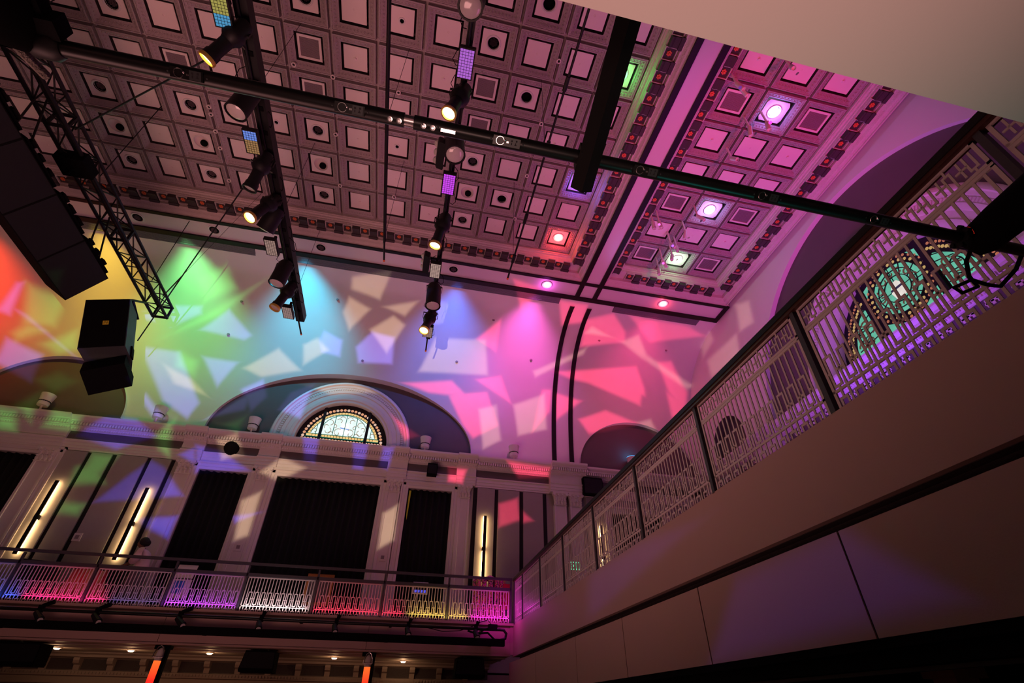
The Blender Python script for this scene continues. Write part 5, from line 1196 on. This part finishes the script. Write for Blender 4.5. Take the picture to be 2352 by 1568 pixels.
b = MB(); b.lathe([(.001,.24),(.12,.23),(.20,.16),(.22,.05),(.22,-.10)], 18, Matrix.Translation((-5.91,16.86,7.03)) @ frame_from((0,1,.1))); b.build('cabinet', M['blackmatt'], t, True)
b = MB(); b.cyl((-5.93,16.72,6.86),(-5.93,16.90,6.9),.05,n=8); b.build('wall_bracket', M['black'], t)
def wall_speaker(x, z, w_, h_, label):
    t = thing('wall_speaker', label, 'speaker', (x, 16.9, z))
    b = MB(); b.prism([(-w_/2,-h_/2),(w_/2,-h_/2),(w_/2*1.05,h_/2*.4),(w_/2*.95,h_/2),(-w_/2,h_/2)], (1,0,0), (0,0,1), (x,16.50,z), (0,.26,0)); b.build('cabinet', M['blackmatt'], t)
    MB().box(x-w_/2+.02,x+w_/2-.02,16.485,16.50,z-h_/2+.02,z+h_/2-.05).build('grille', M['black'], t)
    MB().box(x-.05,x+.05,16.7,16.95,z-.05,z+.05).build('wall_bracket', M['black'], t)
wall_speaker(.74, 6.86, .34, .40, 'small black box speaker on the frieze above the glinting curtain')
wall_speaker(6.62, 6.80, .74, .62, 'large black box speaker beside the paired pilasters')
for x, z, l_ in ((-9.03,3.98,'white square wall plate on the panel gap between bar lights'),(-4.72,3.99,'white wall plate on the pilaster between the curtains'),(-.475,3.97,'white wall plate on the pilaster by the glinting curtain')):
    y = 16.93 if x < -8 else 16.90
    t = thing('wall_plate', l_, 'wall plate', (x, y, z))
    MB().box(x-.10,x+.10,y-.025,y+.02,z-.11,z+.11).build('plate', M['white'], t)
    b = MB(); b.box(x-.05,x+.05,y-.035,y-.025,z-.05,z+.05); b.build('dial_face', M['ventgrey'], t)
t = thing('exit_sign', 'green glowing EXIT sign seen through the balcony railing', 'sign', (5.70, 16.45, 4.0))
MB().box(5.50,5.92,16.46,16.52,3.85,4.14).build('sign_box', M['black'], t)
MB().box(5.52,5.90,16.452,16.46,3.87,4.12).build('sign_face', glow('exit_green', (.10,.95,.45), 1.8), t)
b = MB(); yy0, yy1 = 16.444, 16.452; zc = 3.995
def seg(x0, z0, x1, z1, w_=.022): b.bar((x0,(yy0+yy1)/2,z0), (x1,(yy0+yy1)/2,z1), .008, w_, (0,0,1)) if abs(x1-x0) > abs(z1-z0) else b.obox((( x0+x1)/2,(yy0+yy1)/2,(z0+z1)/2), (Vector((x1-x0,0,z1-z0)).normalized(), Vector((0,1,0)), Vector((x1-x0,0,z1-z0)).normalized().cross(Vector((0,1,0)))), (sqrt((x1-x0)**2+(z1-z0)**2)/2, .004, w_/2))
z0, z1 = 3.91, 4.08
seg(5.555,z0,5.555,z1); seg(5.545,z1-.01,5.615,z1-.01); seg(5.545,zc,5.605,zc); seg(5.545,z0+.01,5.615,z0+.01)
seg(5.645,z0,5.715,z1); seg(5.645,z1,5.715,z0)
seg(5.752,z0,5.752,z1)
seg(5.83,z0,5.83,z1); seg(5.79,z1-.01,5.87,z1-.01)
b.build('letters', M['gap'], t)
MB().box(5.68,5.74,16.50,16.96,4.12,4.16).build('wall_arm', M['black'], t)

# ================================================================== people and things on the side gallery
GF = 1.885
per = thing('person', 'person in a pale loose top leaning at the gallery railing, turned away', 'person', (-6.28, 14.95, GF))
skin = mat('skin_brown', (.16,.075,.045), .5, var=.1)
def skinned(name, verts, edges, radii, mt, par, sub=2, root=0):
    me = bpy.data.meshes.new(name); me.from_pydata(verts, edges, []); o = bpy.data.objects.new(name, me); COL.objects.link(o); o.parent = par
    me.materials.append(mt)
    md = o.modifiers.new('skin', 'SKIN'); md.use_smooth_shade = True
    lay = me.skin_vertices if len(me.skin_vertices) else None
    if lay is None:
        bm = None
        import bmesh
        bm = bmesh.new(); bm.from_mesh(me); bm.verts.layers.skin.verify(); bm.to_mesh(me); bm.free()
    sv = me.skin_vertices[0].data
    for i, r in enumerate(radii):
        sv[i].radius = (r, r) if not isinstance(r, tuple) else r
        sv[i].use_root = (i == root)
    s_ = o.modifiers.new('sub', 'SUBSURF'); s_.levels = sub; s_.render_levels = sub
    return o
# local frame: person faces -X, x forward is -X
V = [(.02,0,.92),(.03,0,1.08),(.02,0,1.22),(-.04,0,1.36),(-.10,0,1.43),(-.14,0,1.50),(-.17,0,1.58),
     (-.05,.17,1.36),(-.10,.24,1.12),(-.28,.22,.99),(-.36,.19,.97),
     (-.05,-.17,1.36),(-.08,-.24,1.12),(-.27,-.23,1.00),(-.35,-.20,.98),
     (.02,.10,.88),(.0,.11,.50),(.03,.11,.09),(-.10,.12,.03),
     (.02,-.10,.88),(-.01,-.11,.50),(.02,-.11,.09),(-.11,-.12,.03)]
E_ = [(0,1),(1,2),(2,3),(3,4),(4,5),(5,6),(3,7),(7,8),(8,9),(9,10),(3,11),(11,12),(12,13),(13,14),(0,15),(15,16),(16,17),(17,18),(0,19),(19,20),(20,21),(21,22)]
Rr = [.13,.12,.13,.12,.06,.055,.085,.065,.048,.036,.034,.065,.048,.036,.034,.085,.06,.045,.035,.085,.06,.045,.035]
skinned('body', V, E_, Rr, skin, per)
hd = MB(); hd.ball((-.175,0,1.585), .098, 14, 10, (1.0,.80,1.18)); hd.ball((-.275,0,1.57), .018, 6, 4, (1,.8,1.2)); hd.ball((-.262,0,1.525), .02, 6, 3, (.6,1.3,.5))
for a in (-1,1): hd.ball((-.16,a*.082,1.575), .022, 6, 4, (.8,.4,1.3)); hd.ball((-.262,a*.034,1.60), .012, 6, 4)
wrap(per, 'head', hd, skin, True)
hr = MB(); hr.ball((-.145,0,1.62), .118, 14, 10, (1.0,.92,1.02)); hr.ball((-.075,0,1.60), .085, 10, 8)
wrap(per, 'hair', hr, mat('hair_black', (.008,.006,.006), .7, bump=.6, bscale=90), True)
for sy in (-1,1):
    hb = (-.36,.19,.97) if sy > 0 else (-.35,-.20,.98)
    vs = [(hb[0]-.01,hb[1],hb[2])]; es = []; rs_ = [.020]
    for k, (dy, L) in enumerate(((-.026,.075),(-.009,.085),(.009,.08),(.026,.065))):
        i0 = len(vs); vs += [(hb[0]-.055,hb[1]+dy,hb[2]-.005),(hb[0]-.055-L*.55,hb[1]+dy*1.15,hb[2]-.015),(hb[0]-.055-L*.85,hb[1]+dy*1.15,hb[2]-.04)]
        es += [(0,i0),(i0,i0+1),(i0+1,i0+2)]; rs_ += [.0105,.009,.008]
    i0 = len(vs); vs += [(hb[0]-.03,hb[1]-sy*.038,hb[2]-.005),(hb[0]-.065,hb[1]-sy*.052,hb[2]-.012)]; es += [(0,i0),(i0,i0+1)]; rs_ += [.011,.009]
    skinned('hand', vs, es, rs_, skin, per, 1)
shirt = mat('blush_satin', (.70,.55,.55), .5, var=.18, vscale=9, bump=.3, bscale=12)
V2 = [(.03,0,.86),(.03,0,1.08),(.015,0,1.24),(-.04,0,1.385),(-.05,.18,1.37),(-.10,.25,1.14),(-.20,.24,1.04),(-.05,-.18,1.37),(-.08,-.25,1.14),(-.19,-.24,1.05)]
E2 = [(0,1),(1,2),(2,3),(3,4),(4,5),(5,6),(3,7),(7,8),(8,9)]
skinned('loose_top', V2, E2, [.19,.17,.165,.13,.10,.10,.085,.10,.10,.085], shirt, per)
sk = MB(); sk.lathe([(.17,.95),(.21,.78),(.23,.50),(.25,.30)], 18, Matrix.Translation((.02,0,0))); wrap(per, 'skirt', sk, mat('skirt_grey', (.10,.09,.10), .8, var=.15), True)

def drape_mat(name, c1, c2, scale):
    mt = mat(name, c1, .7); nt = mt.node_tree; p = nt.nodes['Principled BSDF']
    tc = nt.nodes.new('ShaderNodeTexCoord'); wv = nt.nodes.new('ShaderNodeTexWave'); wv.inputs['Scale'].default_value = scale; wv.inputs['Distortion'].default_value = 2.5; wv.bands_direction = 'X'
    nt.links.new(tc.outputs['Object'], wv.inputs['Vector']); mx = nt.nodes.new('ShaderNodeMix'); mx.data_type = 'RGBA'
    mx.inputs[6].default_value = (*c1,1); mx.inputs[7].default_value = (*c2,1); nt.links.new(wv.outputs['Fac'], mx.inputs[0]); nt.links.new(mx.outputs[2], p.inputs['Base Color']); return mt
def draped(par, name, x, y, r0, r1, z0, z1, folds, mt, amp=.12):
    mb = MB(); rr = []
    for k in range(9):
        t = k/8; r = r0+(r1-r0)*t**1.4; z = z1+(z0-z1)*t
        rr.append([(x+(r*(1+amp*t*cos(folds*a+2*sin(a))))*cos(a), y+(r*(1+amp*t*cos(folds*a+2*sin(a))))*sin(a)*.7, z) for a in [2*pi*i/72 for i in range(72)]])
    mb.rings(rr); mb.f.append(tuple(range(72))); mb.mi.append(0)
    return mb.build(name, mt, par, True)
t = thing('draped_table', 'table draped with red and gold striped cloth behind the gallery railing', 'table', (-7.30, 14.85, GF))
draped(t, 'draped_cloth', -7.25, 14.85, .34, .62, GF, 2.78, 9, drape_mat('red_gold_cloth', (.60,.38,.16), (.62,.02,.05), 3.4))
MB().cyl((-7.25,14.85,2.74),(-7.25,14.85,2.775),.33,n=24).build('table_top', M['seat'], t)
t = thing('lounge_sofa', 'low black sofa back showing between the gallery handrail and mid rail', 'sofa', (-7.35, 15.7, GF))
b = MB(); b.prism([(-.78,0),(.80,0),(.80,1.22),(.52,1.22),(-.25,1.16),(-.62,1.06),(-.78,.92)], (1,0,0), (0,0,1), (-7.35,15.90,GF), (0,.22,0)); b.build('backrest', M['seat'], t)
MB().box(-8.12,-6.56,15.30,15.90,GF+.22,GF+.45).build('seat_cushion', M['seat'], t)
for x in (-8.12,-6.62): MB().box(x-.01,x+.08,15.32,16.1,GF,GF+.62).build('armrest', M['seat'], t)
t = thing('lounge_chair', 'black chair at the cropped end of the gallery by the first bar light', 'chair', (-8.9, 15.4, GF))
b = MB(); b.prism([(-.45,0),(.45,0),(.52,1.0),(.42,1.16),(-.35,1.20),(-.48,1.0)], (1,0,0), (0,0,1), (-8.9,15.6,GF), (0,.16,0)); b.build('backrest', M['seat'], t)
MB().box(-9.35,-8.45,15.0,15.6,GF+.30,GF+.46).build('seat', M['seat'], t)
for x in (-9.3,-8.5):
    for y in (15.05,15.55): MB().box(x-.025,x+.025,y-.025,y+.025,GF,GF+.30).build('leg', M['seat'], t)
t = thing('placard_stand', 'white placard on a stand beside the gallery railing post', 'sign', (-5.15, 14.75, GF))
b = MB(); b.obox((-5.13,14.75,2.83), ((1,0,0),(0,.3,.95),(0,-.95,.3)), (.22,.17,.008)); b.build('placard', M['white'], t)
b = MB()
for k in range(3): b.obox((-5.13,14.737,2.86-.045*k), ((1,0,0),(0,.3,.95),(0,-.95,.3)), (.16-.03*k,.008,.003))
b.build('print_lines', M['ventgrey'], t)
MB().cyl((-5.13,14.77,GF),(-5.13,14.77,2.70),.018,n=8).build('stem', M['black'], t); MB().cyl((-5.13,14.77,GF),(-5.13,14.77,GF+.02),.16,n=16).build('foot', M['black'], t)
t = thing('poster_board', 'small board with a blue picture behind the gallery fretwork', 'board', (-5.05, 14.55, GF))
MB().box(-5.30,-4.86,14.55,14.58,2.20,2.62).build('board', M['white'], t); MB().box(-5.22,-5.0,14.54,14.55,2.30,2.58).build('blue_picture', mat('picture_blue', (.05,.18,.55), .4, var=.5, vscale=9), t)
MB().box(-5.1,-5.06,14.56,14.60,GF,2.2).build('leg', M['black'], t)
gf = mat('gilt_frame', (.45,.20,.06), .4, metal=.4, var=.2, bump=.4, bscale=60)
t = thing('framed_picture', 'gilt framed dark picture on an easel against the gallery railing', 'picture', (-1.88, 14.75, GF))
b = MB()
for (x0,x1,z0,z1) in ((-2.22,-1.56,2.88,2.95),(-2.22,-1.56,2.22,2.29),(-2.22,-2.15,2.29,2.88),(-1.63,-1.56,2.29,2.88)): b.box(x0,x1,14.72,14.77,z0,z1)
b.build('frame', gf, t)
MB().box(-2.15,-1.63,14.74,14.76,2.29,2.88).build('canvas', mat('dark_canvas', (.09,.07,.075), .5, var=.8, vscale=14), t)
for x in (-2.05,-1.73): MB().bar((x,14.78,2.8),(x+(.1 if x > -1.9 else -.1),14.9,GF+.005),.03,.02).build('easel_leg', gf, t)
t = thing('kiosk_screen', 'white framed tablet kiosk with a blue lit screen on the gallery', 'screen', (.70, 14.7, GF))
b = MB()
for (x0,x1,z0,z1) in ((.50,.90,2.86,2.89),(.50,.90,2.60,2.63),(.50,.53,2.63,2.86),(.87,.90,2.63,2.86)): b.box(x0,x1,14.68,14.72,z0,z1)
b.build('frame', mat('white_gloss', (.75,.72,.78), .3), t)
MB().box(.53,.87,14.69,14.71,2.63,2.86).build('screen', mat('kiosk_dark', (.02,.02,.03), .2), t)
b = MB()
for k in range(4): b.box(.545+.08*k,.605+.08*k,14.685,14.69,2.64,2.70)
b.build('screen_tiles', glow('kiosk_blue', (.10,.10,.85), 1.0), t)
for a in (-1,1): MB().bar((.70+a*.08,14.72,2.6),(.70+a*.16,14.74,GF),.02,.02).build('leg', M['white'], t)
t = thing('leaflet_box', 'pale leaflet box at the foot of the kiosk', 'box', (.82, 14.5, GF)); MB().box(.70,.98,14.45,14.6,GF,2.20).build('box_body', M['white'], t); MB().box(.73,.95,14.44,14.45,2.0,2.16).build('pocket', M['ventgrey'], t)
t = thing('sequin_armchair', 'tall fluted armchair covered in multicoloured sequins at the gallery corner', 'chair', (2.58, 14.65, GF))
sq = mat('sequin_cloth', (.6,.1,.3), .35); nt = sq.node_tree; p = nt.nodes['Principled BSDF']; tc = nt.nodes.new('ShaderNodeTexCoord'); vo = nt.nodes.new('ShaderNodeTexVoronoi'); vo.inputs['Scale'].default_value = 42
cr = nt.nodes.new('ShaderNodeValToRGB'); cr.color_ramp.interpolation = 'CONSTANT'
for pos, c in ((0,(.75,.03,.25)),(.25,(.80,.45,.10)),(.45,(.15,.10,.08)),(.6,(.85,.08,.55)),(.75,(.55,.50,.15)),(.88,(.05,.03,.05))):
    e_ = cr.color_ramp.elements[0] if pos == 0 else cr.color_ramp.elements.new(pos); e_.color = (*c,1); e_.position = pos
sx_ = nt.nodes.new('ShaderNodeSeparateColor')
nt.links.new(tc.outputs['Object'], vo.inputs['Vector']); nt.links.new(vo.outputs['Color'], sx_.inputs[0]); nt.links.new(sx_.outputs[0], cr.inputs[0]); nt.links.new(cr.outputs[0], p.inputs['Base Color'])
for i in range(7):
    a = pi*(1.06+.88*i/6); x, y = 2.57+.40*cos(a), 14.72+.22*sin(a)
    MB().lathe([(.001,3.08),(.05,3.06),(.072,3.0),(.076,1.9),(.001,1.89)], 12, Matrix.Translation((x,y,0))).build('fluted_back', sq, t, True)
MB().lathe([(.34,1.89),(.36,2.25),(.30,2.34),(.001,2.36)], 24, Matrix.Translation((2.57,14.80,0))).build('seat', mat('fuchsia_velvet', (.6,.02,.30), .7), t, True)
b = MB(); b.lathe([(.001,3.16),(.05,3.14),(.16,3.07),(.18,3.03)], 14, Matrix.Translation((2.57,14.62,0))); b.build('crest', mat('crest_pink', (.7,.15,.5), .5), t, True)
t = thing('red_sign', 'red sign with a white curl at the gallery corner post', 'sign', (2.98, 14.5, GF))
MB().box(2.90,3.09,14.42,14.45,2.30,2.92).build('board', mat('sign_red', (.60,.01,.05), .5), t)
b = MB(); b.tube([(2.975+.05*cos(a)*(1 if a < 4 else .6), 14.415, 2.62+.10*sin(a)-(.0 if a < 4 else .05)) for a in [pi*.2+1.45*pi*i/12 for i in range(13)]], .011, 5); b.build('white_curl', M['white'], t)
MB().box(2.98,3.01,14.45,14.48,GF,2.9).build('leg', M['black'], t)

# ------------------------------------------------------------------ lift everything to floor level
for o in list(S.objects):
    if o.parent is None: o.location.z += ZF
